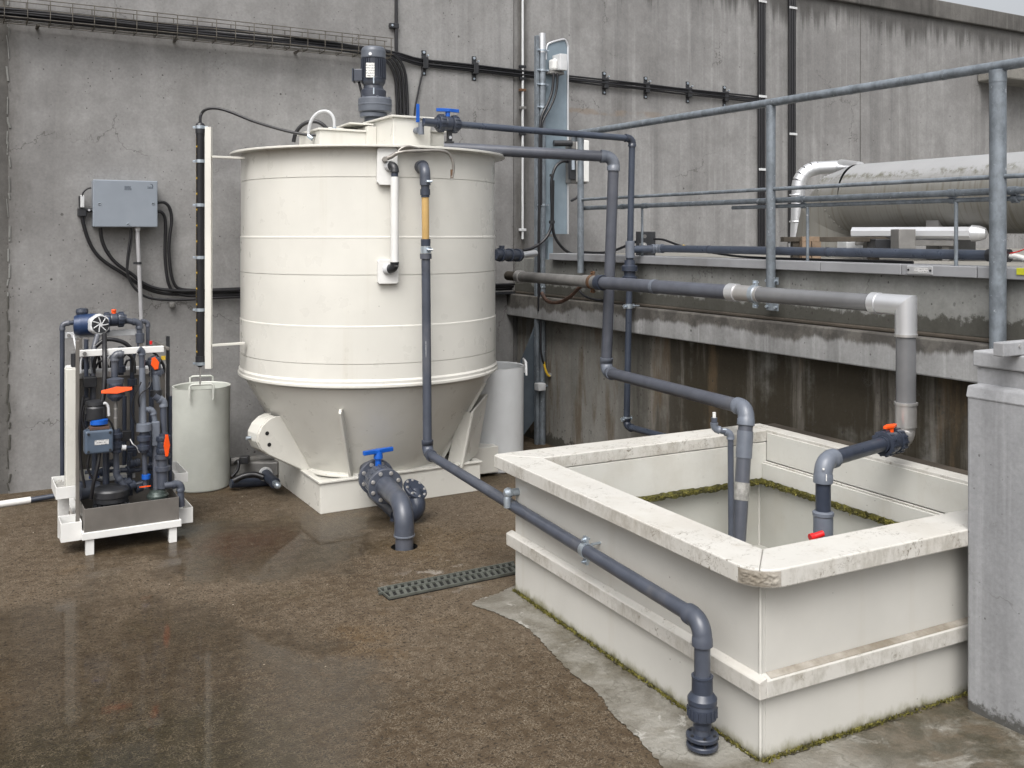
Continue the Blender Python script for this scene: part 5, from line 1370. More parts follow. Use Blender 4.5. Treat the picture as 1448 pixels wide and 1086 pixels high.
# cables lying in the tray: some turn down behind the motor, some run on to the right
xd = at(575, 120, Y=YW-.03).x
for i in range(4):
    z = zt0 + .018 + .013*i; y = yt0 + .03 + .02*(i % 3)
    pts = [V((-1.2 + .6*k, y + rnd.uniform(-.012,.012), z + rnd.uniform(-.010,.010))) for k in range(7)]
    pts = [p_ for p_ in pts if p_.x < tx1 - .35]
    xx = xd - .085 + .03*i
    pts += [V((xx - .32 , YW - .08, z+.005)), V((xx - .13, YW - .06, z - .02)), V((xx - .03, YW - .04, z - .13)), V((xx, YW - .03, z - .35)), V((xx + .005, YW-.03, 2.5)), V((xx, YW-.03, 2.2))]
    wcable(pts, .0125, 'black cable lying in the wire tray and turning down the wall behind the tank motor', 'cables turning down behind the motor')
xe = at(1071, 136, Y=YW-.03).x
zr = lambda x: 3.175 - (x - xd)*.0125
for i in range(4):
    z = zt0 + .045 + .014*i; y = yt0 + .03 + .02*(i % 2)
    pts = [V((-1.2 + .6*k, y + rnd.uniform(-.012,.012), z + rnd.uniform(-.010,.010))) for k in range(7)]
    pts = [p_ for p_ in pts if p_.x < tx1 - .15]
    pts += [V((tx1, YW-.06, z - .02))]
    x = tx1 + .3
    while x < xe:
        pts.append(V((x, YW - .022 - .008*(i % 2), zr(x) + (i-1.5)*.0165 + rnd.uniform(-.004,.004)))); x += .45
    pts.append(V((xe, YW - .03, zr(xe) + (i-1.5)*.018)))
    wcable(pts, .0088, 'black cable of the bundle clipped along the wall to the right of the tray', 'cables clipped along the wall')
thin = [V((xd + .10, YW-.02, 3.21)), V((xd+.15, YW-.02, 3.13)), V((xd+.12, YW-.02, 2.98)), V((xd + .07, YW-.02, 2.7)), V((xd + .075, YW-.02, 2.3))]
wcable(thin, .008, 'thin black cable curving down from the clipped bundle beside the motor cables')
tt = MB()
for z in (2.88, 2.72, 2.5): tt.obox((xd - .02, YW-.03, z), (.10,0,0), (0,.018,0), (0,0,.006))
tag(tt.build('cable_ties', M['blkp'], loc=(xd, YW-.03, 2.7)), 'black ties holding the cables that drop behind the motor', 'cable tie') if False else None

def clip_proto():
    o = thing('cable_clip', (0,0,0), '', 'clip', 'clips on the wall cables')
    b = MB(); b.box(-.022, .022, -.004, 0, -.105, .105); b.box(-.024, .024, -.042, -.0045, -.052, -.038); b.box(-.024, .024, -.042, -.0045, .030, .045); b.box(-.0235, .0235, -.046, -.042, -.050, .044)
    b.build('clip_bracket', M['blkp'], o, bevel=.003)
    b = MB(); b.cyl((0,-.004,.088), (0,-.011,.088), .012, 8); b.cyl((0,-.004,-.088), (0,-.011,-.088), .009, 8); b.cyl((.014,-.04,.052), (.014,-.066,.056), .006, 8)
    b.build('clip_bolt', M['zinc'], o)
    return o
clab = ['first black clip on the wall cables right of the motor', 'second black clip right of the motor, with a rusty run below', 'first black clip right of the tall blue-grey panel', 'second black clip right of the tall blue-grey panel', 'third black clip right of the tall blue-grey panel', 'fourth black clip, nearest the pair of vertical black cable ducts']
pc = None
for i, (u, v) in enumerate(((599, 87), (670, 97), (855, 117), (913.5, 123), (973, 129), (1025, 135))):
    q_ = at(u, v, Y=YW)
    if pc is None: o = pc = clip_proto()
    else: o = copy_tree(pc)
    o.location = V((q_.x, YW - .0005 + (.012 if q_.x > 4.27 else 0), zr(q_.x))); o['label'] = clab[i]

# vertical bundles on the wall
def riser(u, label, vs_, ztop_=4.26, n=3, r=.016, zb=1.575, mat='blk'):
    c = at(u, 100, Y=YW)
    o = thing('cable_riser', (c.x, YW - .03, zb), label, 'cable duct')
    for i in range(n): MB().cyl((c.x + (i-(n-1)/2)*r*2.05, YW - .02, zb), (c.x + (i-(n-1)/2)*r*2.05, YW - .02, ztop_), r, 10).build('riser_cable', M[mat], o)
    for v in vs_:
        z = at(u, v, Y=YW).z; MB().box(c.x - r*n*1.15, c.x + r*n*1.15, YW - .042, YW - .036, z - .012, z + .012).build('clamp_strip', M['lgrey'], o, bevel=.002)
    return o
riser(1075, 'left one of the two black triple cable ducts rising up the concrete wall', (3, 137, 240))
riser(1118, 'right one of the two black triple cable ducts rising up the concrete wall', (12, 190))
c = at(559, 40, Y=YW)
o = thing('wall_cable_drop', (c.x, YW-.02, 3.2), 'single black cable dropping down the wall above the tank motor', 'cable')
MB().cyl((c.x, YW-.018, 3.22), (c.x, YW-.018, 4.27), .0135, 10).build('drop_cable', M['blk'], o)
cz_ = at(554, 37, Y=YW).z
b = MB(); b.box(c.x - .06, c.x + .018, YW-.036, YW-.0005, cz_-.02, cz_+.02); b.build('clip', M['blkp'], o, bevel=.004)
MB().cyl((c.x-.042, YW-.036, cz_), (c.x-.042, YW-.041, cz_), .009, 10).build('clip_screw', M['zinc'], o)
MB().box(c.x - .006, c.x + .006, YW-.006, YW-.0005, 1.9, 3.17).build('thin_strip', M['greybrown'], o)
# thin white conduit with clips
cw = at(739, 100, Y=YW - .02)
o = thing('wall_conduit', (cw.x, YW-.02, 1.7), 'thin white conduit rising in the wall corner left of the blue-grey panel', 'conduit')
MB().cyl((cw.x, YW-.022, at(739, 338, Y=YW).z), (cw.x, YW-.022, 4.27), .011, 10).build('conduit', M['lgrey'], o)
for v, m_ in ((95, 'blkp'), (112, 'blkp'), (128, 'rusty'), (153, 'greybrown'), (190, 'blkp'), (325, 'lgrey')):
    z = at(739, v, Y=YW).z; MB().box(cw.x - .03, cw.x + .03, YW-.036, YW-.0005, z-.012, z+.012).build('clip', M[m_], o, bevel=.003)

# ---------------------------------------------------------------- junction box
ja, jb = at(131.5, 321, Y=YW-.13), at(223, 256, Y=YW-.13)
jz0, jz1 = ja.z, jb.z
jx = thing('junction_box', ((ja.x+jb.x)/2, YW, jz0), 'blue-grey sheet steel junction box on the wall above the dosing skid', 'junction box')
MB().box(ja.x+.006, jb.x-.006, YW-.112, YW-.0005, jz0+.004, jz1-.004).build('box_body', M['boxgrey'], jx, bevel=.004)
lid = MB().box(ja.x, jb.x, YW-.132, YW-.1125, jz0, jz1).build('lid', M['boxgrey'], jx, bevel=.006)
yf = YW - .1322
def jp(u, v): return at(u, v, Y=yf)
for u, v in ((140.5, 288), (216.5, 287.5), (181, 317)):
    q_ = jp(u, v); b = MB(); b.cyl(q_, q_ - V((0,.004,0)), .0105, 14); b.build('screw', M['zinc'], lid)
    MB().obox(q_ - V((0,.0042,0)), (.008,0,.003), (0,.0004,0), (-.001,0,.0025)).build('screw_slot', M['blkp'], lid)
ink = simple('dark_ink', (.045, .06, .085), .5)
lm = MB()
for k in range(5):
    q_ = jp(180.5, 263.6 + k*1.2); x = -.021
    while x < .021:
        w = random.uniform(.002, .006); lm.obox(q_ + V((x + w/2, 0, 0)), (w/2,0,0), (0,.0004,0), (0,0,.0016)); x += w + .0012
lm.build('small_print', ink, lid)
lg_ = MB()
arcp = [jp(u, v) for u, v in ((212, 260.3), (214.2, 260.5), (215.8, 261.8), (216.3, 264.2), (215.6, 265.2))]
lg_.tube(arcp, [.0008, .0022, .0026, .0022, .0008], 6)
for k, (dx, h_) in enumerate(((0, .016), (.007, .010), (.013, .010), (.0185, .014), (.025, .010), (.030, .010))):
    q_ = jp(209.3, 265.6) + V((dx, 0, h_/2 - .003)); lg_.obox(q_, (.0014,0,0), (0,.0004,0), (0,0,h_/2))
    if k in (1, 4): lg_.obox(q_ + V((.0028,0,h_/2-.0012)), (.003,0,0), (0,.0004,0), (0,0,.0012)); lg_.obox(q_ + V((.0028,0,-h_/2+.0012)), (.003,0,0), (0,.0004,0), (0,0,.0012))
q_ = jp(212.5, 266.3); lg_.obox(q_, (.019,0,0), (0,.0004,0), (0,0,.0016))
lg_.build('maker_mark', ink, lid)
sk = at(115.5, 288, Y=YW-.05)
so_ = thing('wall_socket_switch', (sk.x, YW, sk.z), 'small black and pale switch fixed to the wall at the left of the junction box', 'switch')
MB().box(sk.x-.024, sk.x+.030, YW-.06, YW-.0005, at(115,306,Y=YW-.05).z, at(115,294,Y=YW-.05).z).build('switch_base', M['blkp'], so_, bevel=.005)
MB().box(sk.x-.010, sk.x+.015, YW-.075, YW-.04, at(115,293.5,Y=YW-.05).z, at(115,276,Y=YW-.05).z).build('switch_cover', M['lgrey'], so_, bevel=.004)
MB().box(sk.x-.018, sk.x-.0105, YW-.070, YW-.02, at(115,293.5,Y=YW-.05).z, at(115,277,Y=YW-.05).z).build('switch_side', M['blkp'], so_, bevel=.002)
MB().cyl((sk.x+.030, YW-.03, at(115,297,Y=YW-.05).z), (ja.x+.006, YW-.03, at(115,297,Y=YW-.05).z), .016, 12).build('link_gland', M['blkp'], so_)
MB().cyl((sk.x+.046, YW-.058, at(115,297,Y=YW-.05).z), (sk.x+.046, YW-.066, at(115,297,Y=YW-.05).z), .008, 10).build('screw', M['bright'], so_)
def wp(lst, off): return [at(u, v, Y=YW-off) for u, v in lst]
cab = [
 (wp([(116,278),(118,272),(123,267),(129,265.5)], .07), .006, 'short thin black cable looping from the switch to the top left of the junction box'),
 (wp([(116,302),(117,312),(121,328),(128,346),(138,361),(152,373),(168,383),(183,393),(196,402),(212,410),(232,415),(262,416),(300,415.5),(345,414.5)], .035), .0125, 'black cable from the wall switch sweeping under the junction box to the tank'),
 (wp([(142,322),(143,333),(146,345),(152,357),(161,369),(173,379),(187,388),(200,399),(218,407),(240,410.5),(270,411.5),(345,410)], .06), .0125, 'black cable from the bottom left of the junction box sweeping right to the tank'),
 (wp([(185,322),(184.5,335),(182,352),(180,370),(180,385),(184,397),(192,409),(205,419),(225,423.5),(260,424),(300,421.5),(345,420)], .085), .009, 'thin black cable hanging from the middle of the junction box, lowest of its cables'),
 (wp([(187,326),(186,345),(183,362),(181,380)], .10), .004, 'very thin black lead beside the grey conduit under the junction box'),
 (wp([(222,286.5),(231,286),(238,291),(242,302),(242.5,316),(240,334),(239,352),(240,372),(243,392),(248,404),(256,409),(275,410.5),(300,410),(345,408)], .05), .0115, 'outer one of two black cables looping down from the right side of the junction box'),
 (wp([(222,299),(228,300),(232.5,306),(234,318),(233.5,340),(233.5,365),(236,390),(240,405),(247,413),(265,418),(300,418),(345,417)], .045), .0115, 'inner one of two black cables looping down from the right side of the junction box'),
]
for pts, r_, lab in cab: wcable(pts, r_, lab, None, None, 5)
# run continuing behind the tank on a black tray
ry = at(728, 408, Y=YW-.05)
bt = thing('wall_cable_run', (3.4, YW-.05, ry.z), 'black cables on a strip crossing the wall behind the tank to its right', 'cable')
for k in range(3): MB().cyl((1.9, YW-.03-.02*k, ry.z - .005 + .022*k), (4.24, YW-.03-.02*k, ry.z - .005 + .022*k), .011, 8).build('run_cable', M['blk'], bt)
MB().box(1.9, 4.24, YW-.08, YW-.0005, ry.z-.045, ry.z-.025).build('run_strip', M['blkp'], bt)
# clip under the bundle near the gauge
ck = at(242, 430, Y=YW)
MB().box(ck.x-.016, ck.x+.016, YW-.05, YW-.0005, ck.z-.022, ck.z+.03)
o = tag(MB().box(ck.x-.019, ck.x+.019, YW-.05, YW-.0005, ck.z-.024, ck.z+.016).build('cable_holder', M['greybrown'], loc=(ck.x, YW-.02, ck.z), bevel=.008), 'small grey-brown holder under the cable bundle left of the level scale', 'clip')
# grey conduit down to the skid
g0_, g1_ = at(194.5, 326, Y=YW-.09), at(200, 450, Y=YW-.09)
gc = thing('grey_conduit', (g1_.x, g1_.y, g1_.z), 'straight grey conduit from the junction box down to the dosing skid', 'conduit')
MB().cyl(g0_, V((g0_.x + (g1_.x-g0_.x)*1.4, g1_.y, g1_.z - .25)), .0145, 16).build('conduit', M['pipecond'], gc)
MB().cyl(V((g0_.x, g0_.y, jz0+.001)), g0_, .019, 14).build('gland', M['lgrey'], gc)
ccl = g0_.lerp(g1_, .37)
b = MB(); b.lathe([(.0148,-.008),(.0185,-.008),(.0185,.008),(.0148,.008)], ccl, (0,0,1), 16); b.obox(ccl + V((-.028,.0,0)), (.010,0,0), (0,.006,0), (0,0,.008)); b.obox(ccl + V((0,.052,0)), (.006,0,0), (0,.034,0), (0,0,.006)); b.build('clip', M['blkp'], gc)

# ---------------------------------------------------------------- tall blue-grey instrument panel by the corner
# stands on the ground in the corner, posts in front of the ledge wall
PYN = 6.90
def pp(u, v, y=PYN): return at(u, v, Y=y)
ip = thing('instrument_panel', (pp(768, 600).x, PYN, 0), 'tall narrow blue-grey panel with rounded top on galvanised posts in the yard corner', 'panel')
pxl, pxr = pp(770.5, 200).x, pp(802.5, 200).x
zp0, zp1 = pp(780, 331).z, pp(785, 52).z
poly = [(pxl, zp0), (pxr, zp0), (pxr, zp1-.07), (pxr-.012, zp1-.03), (pxr-.04, zp1-.012), (pxl+.05, zp1-.05), (pxl, zp1-.10)]
MB().prism([V((x, PYN, z)) for x, z in poly], (0, .012, 0)).build('panel_sheet', M['galvb'], ip, bevel=.002)
MB().tube(crom([V((pxr, PYN-.006, zp0)), V((pxr, PYN-.006, zp0+.6)), V((pxr, PYN-.006, zp1-.16)), V((pxr-.001, PYN-.006, zp1-.07)), V((pxr-.022, PYN-.006, zp1-.022)), V((pxr-.06, PYN-.006, zp1-.018)), V((pxl+.04, PYN-.006, zp1-.062)), V((pxl+.012, PYN-.006, zp1-.11)), V((pxl+.006, PYN-.006, zp1-.2))]), .0085, 10).build('edge_tube', M['bright'], ip)
za_, zb_ = pp(764, 48).z, 0
cx_ = pp(765, 48).x
MB().cyl((cx_, PYN-.02, 0), (cx_, PYN-.02, za_), .028, 20).build('post', M['galv'], ip)
MB().cyl((cx_, PYN-.02, za_-.16), (cx_, PYN-.02, za_+.002), .0295, 20).build('post_sleeve', M['bright'], ip)
MB().box(cx_-.062, cx_-.035, PYN-.03, PYN+.01, 0, za_-.02).build('side_channel', M['galv'], ip, bevel=.003)
# blue-grey legs lower down
lx0, lx1 = pp(773, 500).x, pp(788, 500).x
MB().box(lx0-.012, lx0+.036, PYN-.045, PYN+.02, 0, pp(780, 335).z).build('leg', M['galvb'], ip, bevel=.003)
MB().box(lx0+.044, lx1, PYN-.065, PYN-.015, 0, pp(780, 431).z).build('leg', M['galvb'], ip, bevel=.004)
MB().box(lx0+.0365, lx0+.0435, PYN-.04, PYN-.03, 0, pp(780, 431).z).build('leg_web', M['galvd'], ip)
# triangular stay plate
pts = [pp(741, 514, PYN+.03), pp(760, 457, PYN+.03), pp(760, 596, PYN+.03), pp(741, 622, PYN+.03)]
MB().prism([pp(733, 520, PYN+.03), pp(759, 455, PYN+.03), pp(759, 590, PYN+.03), pp(733, 625, PYN+.03)], (0,.012,0)).build('stay_plate', M['galvd'], ip)
for v in (72, 100, 120, 152, 290, 405, 442, 545):
    z = pp(765, v).z
    b = MB(); b.lathe([(.0295,-.008),(.034,-.008),(.034,.008),(.0295,.008)], (cx_, PYN-.02, z), (0,0,1), 18); b.obox((cx_-.042, PYN-.03, z), (.014,0,0), (0,.012,0), (0,0,.006)); b.obox((cx_+.042, PYN-.03, z), (.012,0,0), (0,.012,0), (0,0,.006))
    b.build('post_clamp', M['zinc'], ip)
# small terminal housings
hb1 = pp(786, 90, PYN-.02)
MB().obox(V((hb1.x+.012, PYN-.062, hb1.z)), (.036,0,0), (0,.06,0), (0,0,.068)).build('terminal_housing', M['lgrey'], ip, bevel=.005)
MB().obox(V((hb1.x-.045, PYN-.05, hb1.z-.02)), (.024,0,0), (0,.045,0), (0,0,.05)).build('lamp_head', M['ppwhite'], ip, bevel=.02)
MB().obox(V((hb1.x-.02, PYN-.04, hb1.z-.085)), (.07,0,0), (0,.035,0), (0,0,.012)).build('bracket_arm', M['greybrown'], ip, bevel=.003)
lx = pp(756, 545)
MB().obox(V((pp(757, 545).x, PYN-.075, pp(757,545).z)), (.036,0,0), (0,.035,0), (0,0,.03)).build('socket_box', M['lgrey'], ip, bevel=.006)
MB().obox(V((lx0+.05, PYN-.08, pp(773,377).z)), (.03,0,0), (0,.03,0), (0,0,.022)).build('socket_box', M['lgrey'], ip, bevel=.004)
yw_ = MB(); yw_.tube(crom([pp(769, 512, PYN-.1), pp(771, 522, PYN-.1), pp(774, 529, PYN-.1), pp(777, 532, PYN-.1)]), .010, 8); yw_.build('earth_wire', M['yellow'], ip)
MB().tube(crom([pp(765, 450, PYN-.08), pp(764.5, 490, PYN-.09), pp(767, 508, PYN-.1), pp(770, 516, PYN-.1)]), .009, 8).build('earth_lead', M['blk'], ip)
MB().cyl(pp(777, 530, PYN-.1), pp(777, 530, PYN-.06), .018, 12).build('earth_stud', M['greybrown'], ip)
# cables of the panel
pcs = [
 ([(783,103),(782,118),(780,132),(774,148),(767,162),(764,176),(763.5,195),(763,230),(763,280),(762,330),(762,390),(762,440)], .012, 'left black cable from the upper housing of the blue-grey panel, dropping along its post'),
 ([(788,103),(788,118),(785,135),(778,152),(770,166),(766,178),(765.5,200),(765,250),(765,290)], .010, 'right black cable from the upper housing of the blue-grey panel'),
 ([(805,229),(796,228),(788,233),(783,242),(780,256),(780,280),(780.5,305),(779,322),(773,335),(764,344),(752,351),(740,354)], .013, 'black cable bending from the white box across the blue-grey panel to the tank outlet'),
 ([(782,255),(781.5,290),(781.5,318),(784,333),(791,345),(801,355),(815,360),(850,362)], .013, 'black cable crossing the blue-grey panel and ending along the coping'),
 ([(820,258),(820,270),(816,279),(808,284)], .011, 'short black cable under the white isolator box'),
]
for lst, r_, lab in pcs:
    pts = [at(u, v, Y=PYN - .075) for u, v in lst]
    wcable(pts, r_, lab, None, None, 5)
b = MB(); q_ = at(780, 248, Y=PYN-.075); b.cyl(q_ + V((0,0,-.01)), q_ + V((0,0,.01)), .018, 10); q_ = at(780.5, 314, Y=PYN-.075); b.cyl(q_ + V((0,0,-.012)), q_ + V((0,0,.012)), .026, 10)
b.build('cable_tie', M['blkp'], ip)
# white isolator box
ia, ib = at(820.5, 257, Y=PYN-.16), at(836, 198, Y=PYN-.16)
iz0, iz1 = ia.z, ib.z
ibx = thing('isolator_box', ((ia.x+ib.x)/2, PYN-.08, iz0), 'white isolator box with a dark side at the right edge of the blue-grey panel', 'box')
MB().box(ia.x-.045, ib.x+.01, PYN-.09, PYN-.002, iz0-.01, iz1-.02).build('housing', M['greybrown'], ibx, bevel=.006)
MB().box(ia.x, ib.x, PYN-.135, PYN-.0905, iz0, iz1).build('cover', M['ppwhite'], ibx, bevel=.010)
MB().box(ia.x-.075, ia.x-.012, PYN-.115, PYN-.0905, iz0+.02, iz1-.075).build('hinge_panel', M['blkp'], ibx, bevel=.004)
b = MB(); b.cyl((ia.x-.045, PYN-.10, iz1-.03), (ia.x-.20, PYN-.06, iz1-.035), .026, 14); b.build('gland', M['blkp'], ibx)
b = MB(); b.cyl((ia.x-.045, PYN-.12, iz0+.19), (ia.x-.045, PYN-.12, iz0+.10), .016, 12); b.build('padlock', M['zinc'], ibx)
# ---------------------------------------------------------------- chemical dosing skid
la, lb = at(124, 785, Z=0), at(243, 765, Z=0)
YS = la.y - .02                   # front of the frame
sx0, sx1 = la.x - .03, lb.x + .045
SB = YS + .86
sk = thing('dosing_skid', ((sx0+sx1)/2, YS + .4, 0), 'white framed dosing skid packed with grey pipework, orange valves and a fan motor', 'dosing skid')
def sp_(u, v, dy): return at(u, v, Y=YS + dy)
WHT = M['ppwhite']
zfb = sp_(120, 767, 0).z; zft = sp_(120, 757, 0).z
fz0, fz1 = sp_(185, 755, 0).z, sp_(185, 745, 0).z
b = MB(); b.box(sx0, sx1, YS, YS+.04, fz0, fz1); b.box(sx0, sx0+.04, YS+.0405, SB, fz0, fz1); b.box(sx1-.04, sx1, YS+.0405, SB, fz0, fz1); b.box(sx0+.0405, sx1-.0405, SB-.04, SB, fz0, fz1); b.box(sx0+.0405, sx1-.0405, YS+.0405, SB-.0405, fz0+.01, fz0+.02)
b.build('base_frame', WHT, sk, bevel=.003)
for x in (sx0+.02, sx1-.065):
    for y in (YS+.012, SB-.06): MB().box(x, x+.042, y, y+.042, 0, fz0-.0005).build('leg', WHT, sk, bevel=.002)
# stainless drip tray
ta, tb2 = sp_(119, 752, .02), sp_(248, 704, .02)
tx0, tx1 = sx0+.012, sx1-.012; tz0, tz1 = fz1+.001, sp_(185, 711, .02).z
b = MB(); y0 = YS+.012; y1 = YS+.36; t = .004
b.box(tx0, tx1, y0, y0+t, tz0, tz1); b.box(tx0, tx1, y1-t, y1, tz0, tz1); b.box(tx0, tx0+t, y0+t, y1-t, tz0, tz1); b.box(tx1-t, tx1, y0+t, y1-t, tz0, tz1); b.box(tx0+t, tx1-t, y0+t, y1-t, tz0, tz0+.004)
b.build('drip_tray', M['inox'], sk, bevel=.0015)
# rear support shelf and back plate
PZ1 = sp_(175, 530, .40).z
MB().box(tx0+.005, tx1-.005, YS+.40, YS+.408, tz1+.02, PZ1).build('back_plate', M['inox'], sk, bevel=.002)
MB().box(tx0-.002, tx1+.002, YS+.385, YS+.3995, PZ1-.004, PZ1+.03).build('plate_rail', M['steel'], sk, bevel=.002)
# posts
for x, dy, v0, nm, mt_ in ((sp_(110, 500, .12).x, .12, 482, 'dark_post', 'inox'), (sp_(238, 500, .36).x, .36, 482, 'dark_post', 'blkp')):
    MB().box(x-.009, x+.009, YS+dy, YS+dy+.03, fz1, sp_(110, v0, dy).z).build(nm, M[mt_], sk, bevel=.002)
wx0, wx1 = sp_(93, 600, .22).x, sp_(109, 600, .22).x
MB().box(wx0, wx1, YS+.22, YS+.30, sp_(100, 689, .22).z, sp_(100, 522, .22).z).build('white_post', M['pp'], sk, bevel=.004)
# top bars
def bar(u0, v0, u1, v1, dy, h, mt_, nm='top_bar'):
    a_, b_ = sp_(u0, v0, dy), sp_(u1, v1, dy); z = (a_.z+b_.z)/2
    o = MB().box(a_.x, b_.x, YS+dy, YS+dy+.035, z-h/2, z+h/2).build(nm, M[mt_], sk, bevel=.003)
    q_ = V((a_.x+.035, YS+dy-.001, z)); MB().cyl(q_, q_ - V((0,.006,0)), .011, 10).build('bolt', M['greybrown'], o)
    return o
bar(110, 500, 232, 494, .20, .036, 'ppwhite'); bar(88, 474, 202, 470, .62, .036, 'lgrey')
for u, dy in ((113, .58), (200, .58)): 
    x = sp_(u, 500, dy).x; MB().box(x-.012, x+.012, YS+dy, YS+dy+.03, fz1, sp_(u, 478, dy).z).build('dark_post', M['inox'], sk, bevel=.002)
for x in (tx0+.01, tx1-.03): MB().box(x, x+.02, YS+.235, YS+.62, sp_(150, 497, .2).z-.018, sp_(150,497,.2).z).build('side_rail', M['inox'], sk, bevel=.002)
# side trays
def tray(u0, v0, u1, v1, dy, dep, h=None):
    a_, b_ = sp_(u0, v1, dy), sp_(u1, v0, dy); t = .006
    x0_, x1_, y0_, y1_, z0_, z1_ = a_.x, b_.x, YS+dy, YS+dy+dep, a_.z, b_.z
    m = MB(); m.box(x0_, x1_, y0_, y0_+t, z0_, z1_); m.box(x0_, x1_, y1_-t, y1_, z0_, z1_); m.box(x0_, x0_+t, y0_+t, y1_-t, z0_, z1_); m.box(x1_-t, x1_, y0_+t, y1_-t, z0_, z1_); m.box(x0_+t, x1_-t, y0_+t, y1_-t, z0_, z0_+t)
    m.build('side_tray', WHT, sk, bevel=.002)
    if z0_ > .1:
        MB().box(x0_+.03, x0_+.06, y1_-.06, y1_-.03, 0, z0_-.0005).build('leg', WHT, sk, bevel=.002)
        MB().box(x1_-.06, x1_-.03, y1_-.06, y1_-.03, 0, z0_-.0005).build('leg', WHT, sk, bevel=.002)
tray(86, 737, 116, 768, .06, .17); tray(79, 686, 112, 707, .20, .28); tray(249, 717, 273, 742, .10, .26); tray(247, 668, 266, 684, .30, .34)
cl_ = MB()
for k in range(14): cl_.obox(sp_(random.uniform(84,100), 690, .30) + V((0, random.uniform(-.05,.1), random.uniform(-.01,.012))), (random.uniform(.01,.03),0,random.uniform(-.01,.01)), (0,random.uniform(.01,.03),.004), (0,0,.003))
cl_.build('rag', M['tape'], sk)
# pump with fan guard
py = .60
pcn = sp_(122, 457, py)
lathe_part('pump_body', sk, [(.03,-.09),(.055,-.085),(.066,-.05),(.066,.04),(.058,.06),(.05,.11)], sp_(127, 459, py), (1,-.15,0), M['pumpblue'], 24)
fc = sp_(142, 459, .48); fa = V((.18, -1, .08)).normalized(); e1_, e2_, _ = frame(fa)
hexp = [fc + e1_*math.cos(a_)*.062 + e2_*math.sin(a_)*.068 for a_ in [2*PI*k/6 + PI/6 for k in range(6)]]
fcv = MB().prism(hexp, -fa*.07).build('fan_cover', M['lgrey'], sk, bevel=.012, seg=3)
MB().cyl(fc + fa*.0005, fc + fa*.002, .050, 28).build('fan_opening', M['blkp'], fcv)
g_ = MB()
for k in range(7):
    a_ = 2*PI*k/7; g_.tube([fc + fa*.004 + (e1_*math.cos(a_)+e2_*math.sin(a_))*.008, fc + fa*.005 + (e1_*math.cos(a_+.35)+e2_*math.sin(a_+.35))*.026, fc + fa*.004 + (e1_*math.cos(a_+.45)+e2_*math.sin(a_+.45))*.045], .0035, 6)
g_.cyl(fc + fa*.002, fc + fa*.007, .011, 14)
g_.build('fan_grille', M['lgrey'], fcv)
MB().cyl(fc - fa*.07, fc - fa*.18, .058, 20).build('pump_motor', M['pumpblue'], sk)
lathe_part('vent_knob', sk, [(.012,-.05),(.016,-.03),(.03,-.02),(.036,0),(.032,.018),(.02,.022)], sp_(116, 441, .62), (0,0,1), M['pvcd'], 20)
un = sp_(115, 456, .62); lathe_part('pump_union', sk, [(.02,-.03),(.036,-.028),(.036,.012),(.028,.015),(.028,.05)], un, (1,0,0), M['pvc'], 20)
# rear pipework
rp = lambda lst, dy, r_, m1='pvc', m2='pvc', **k: pvc(sk, [sp_(u, v, dy) for u, v in lst], r_, M[m1], M[m2], **k)
rp([(112,455),(88,458),(88.5,690)], .62, .0135, 'pvcd', 'pvcm', R=1.8)
bvp = sp_(161, 452, .60)
ball_valve(sk, bvp, (1,0,.0), .024, (0,0,1), (.3,1,0), .018, M['pvcd'], M['orange'])
rp([(174,453),(197,456),(198,492)], .60, .018, R=1.5, sock=.9)
rp([(199,453),(209,456),(209,488)], .66, .012, 'pvcm', 'pvcm', R=1.6)
lathe_part('grey_coupling', sk, [(.02,-.03),(.026,-.028),(.026,.028),(.02,.03)], sp_(198, 478, .60), (0,0,1), M['pvc'], 18)
MB().obox(sp_(184, 438, .66), (.008,0,0), (0,.006,0), (0,0,.035)).build('hanger', M['greybrown'], sk)
# front pipework
rp([(162,560),(162,501),(175,501)], .17, .019, 'pvc', 'pvc', R=1.3, sock=.7)
ball_valve(sk, sp_(163.5, 553, .10), (0,0,1), .0185, (0,-1,.25), (1,0,.05), .080, M['pvcd'], M['orange'], ws=1.7)
lathe_part('valve_collar', sk, [(.03,-.02),(.045,-.018),(.045,.006),(.03,.01)], sp_(163, 537, .12), (0,0,1), M['pvc'], 22)
lathe_part('valve_collar', sk, [(.03,-.014),(.047,-.012),(.047,.012),(.03,.014)], sp_(164, 557, .10), (0,0,1), M['pvcd'], 22)
MB().cyl(sp_(163.5, 563, .11), sp_(163.5, 607, .11), .010, 12).build('sight_glass', M['greybrown'], sk)
for v in (577, 590): MB().cyl(sp_(163.5, v, .11), sp_(163.5, v+1.5, .11), .0115, 12).build('glass_ring', M['tape'], sk)
union('union', sk, sp_(164, 620, .12), (0,0,1), .019, .055, M['pvcd'])
union('union', sk, sp_(165, 633, .12), (0,0,1), .018, .03, M['pvcd'])
rp([(164,640),(165,672),(178,690)], .14, .016, 'pvc', 'pvc', R=2.5)
rp([(200.5,600),(201,497),(196,494)], .15, .0165, 'pvc', 'pvc', R=1.3, sock=.6)
MB().cyl(sp_(201,520,.15), sp_(203,602,.13), .017, 16).build('pipe', M['pvcl'], sk)
lathe_part('socket', sk, [(.03,-.022),(.042,-.02),(.042,.02),(.03,.022)], sp_(203.5, 604, .12), (0,0,1), M['pvcl'], 24)
union('union', sk, sp_(204, 624, .12), (0,0,1), .021, .06, M['pvcd'])
rp([(204,640),(206,690)], .14, .014)
MB().cyl(sp_(206.5, 677, .13), sp_(206.5, 671, .13), .024, 20).build('blue_ring', M['blue'], sk)
# tee branch
rp([(203,578),(216,580),(220,600)], .14, .0145, 'pvcl', 'pvcl', R=1.6, sock=.7)
MB().obox(sp_(220, 613, .13), (.022,0,0), (0,.015,0), (0,0,.07)).build('flow_block', M['pvcl'], sk, bevel=.006)
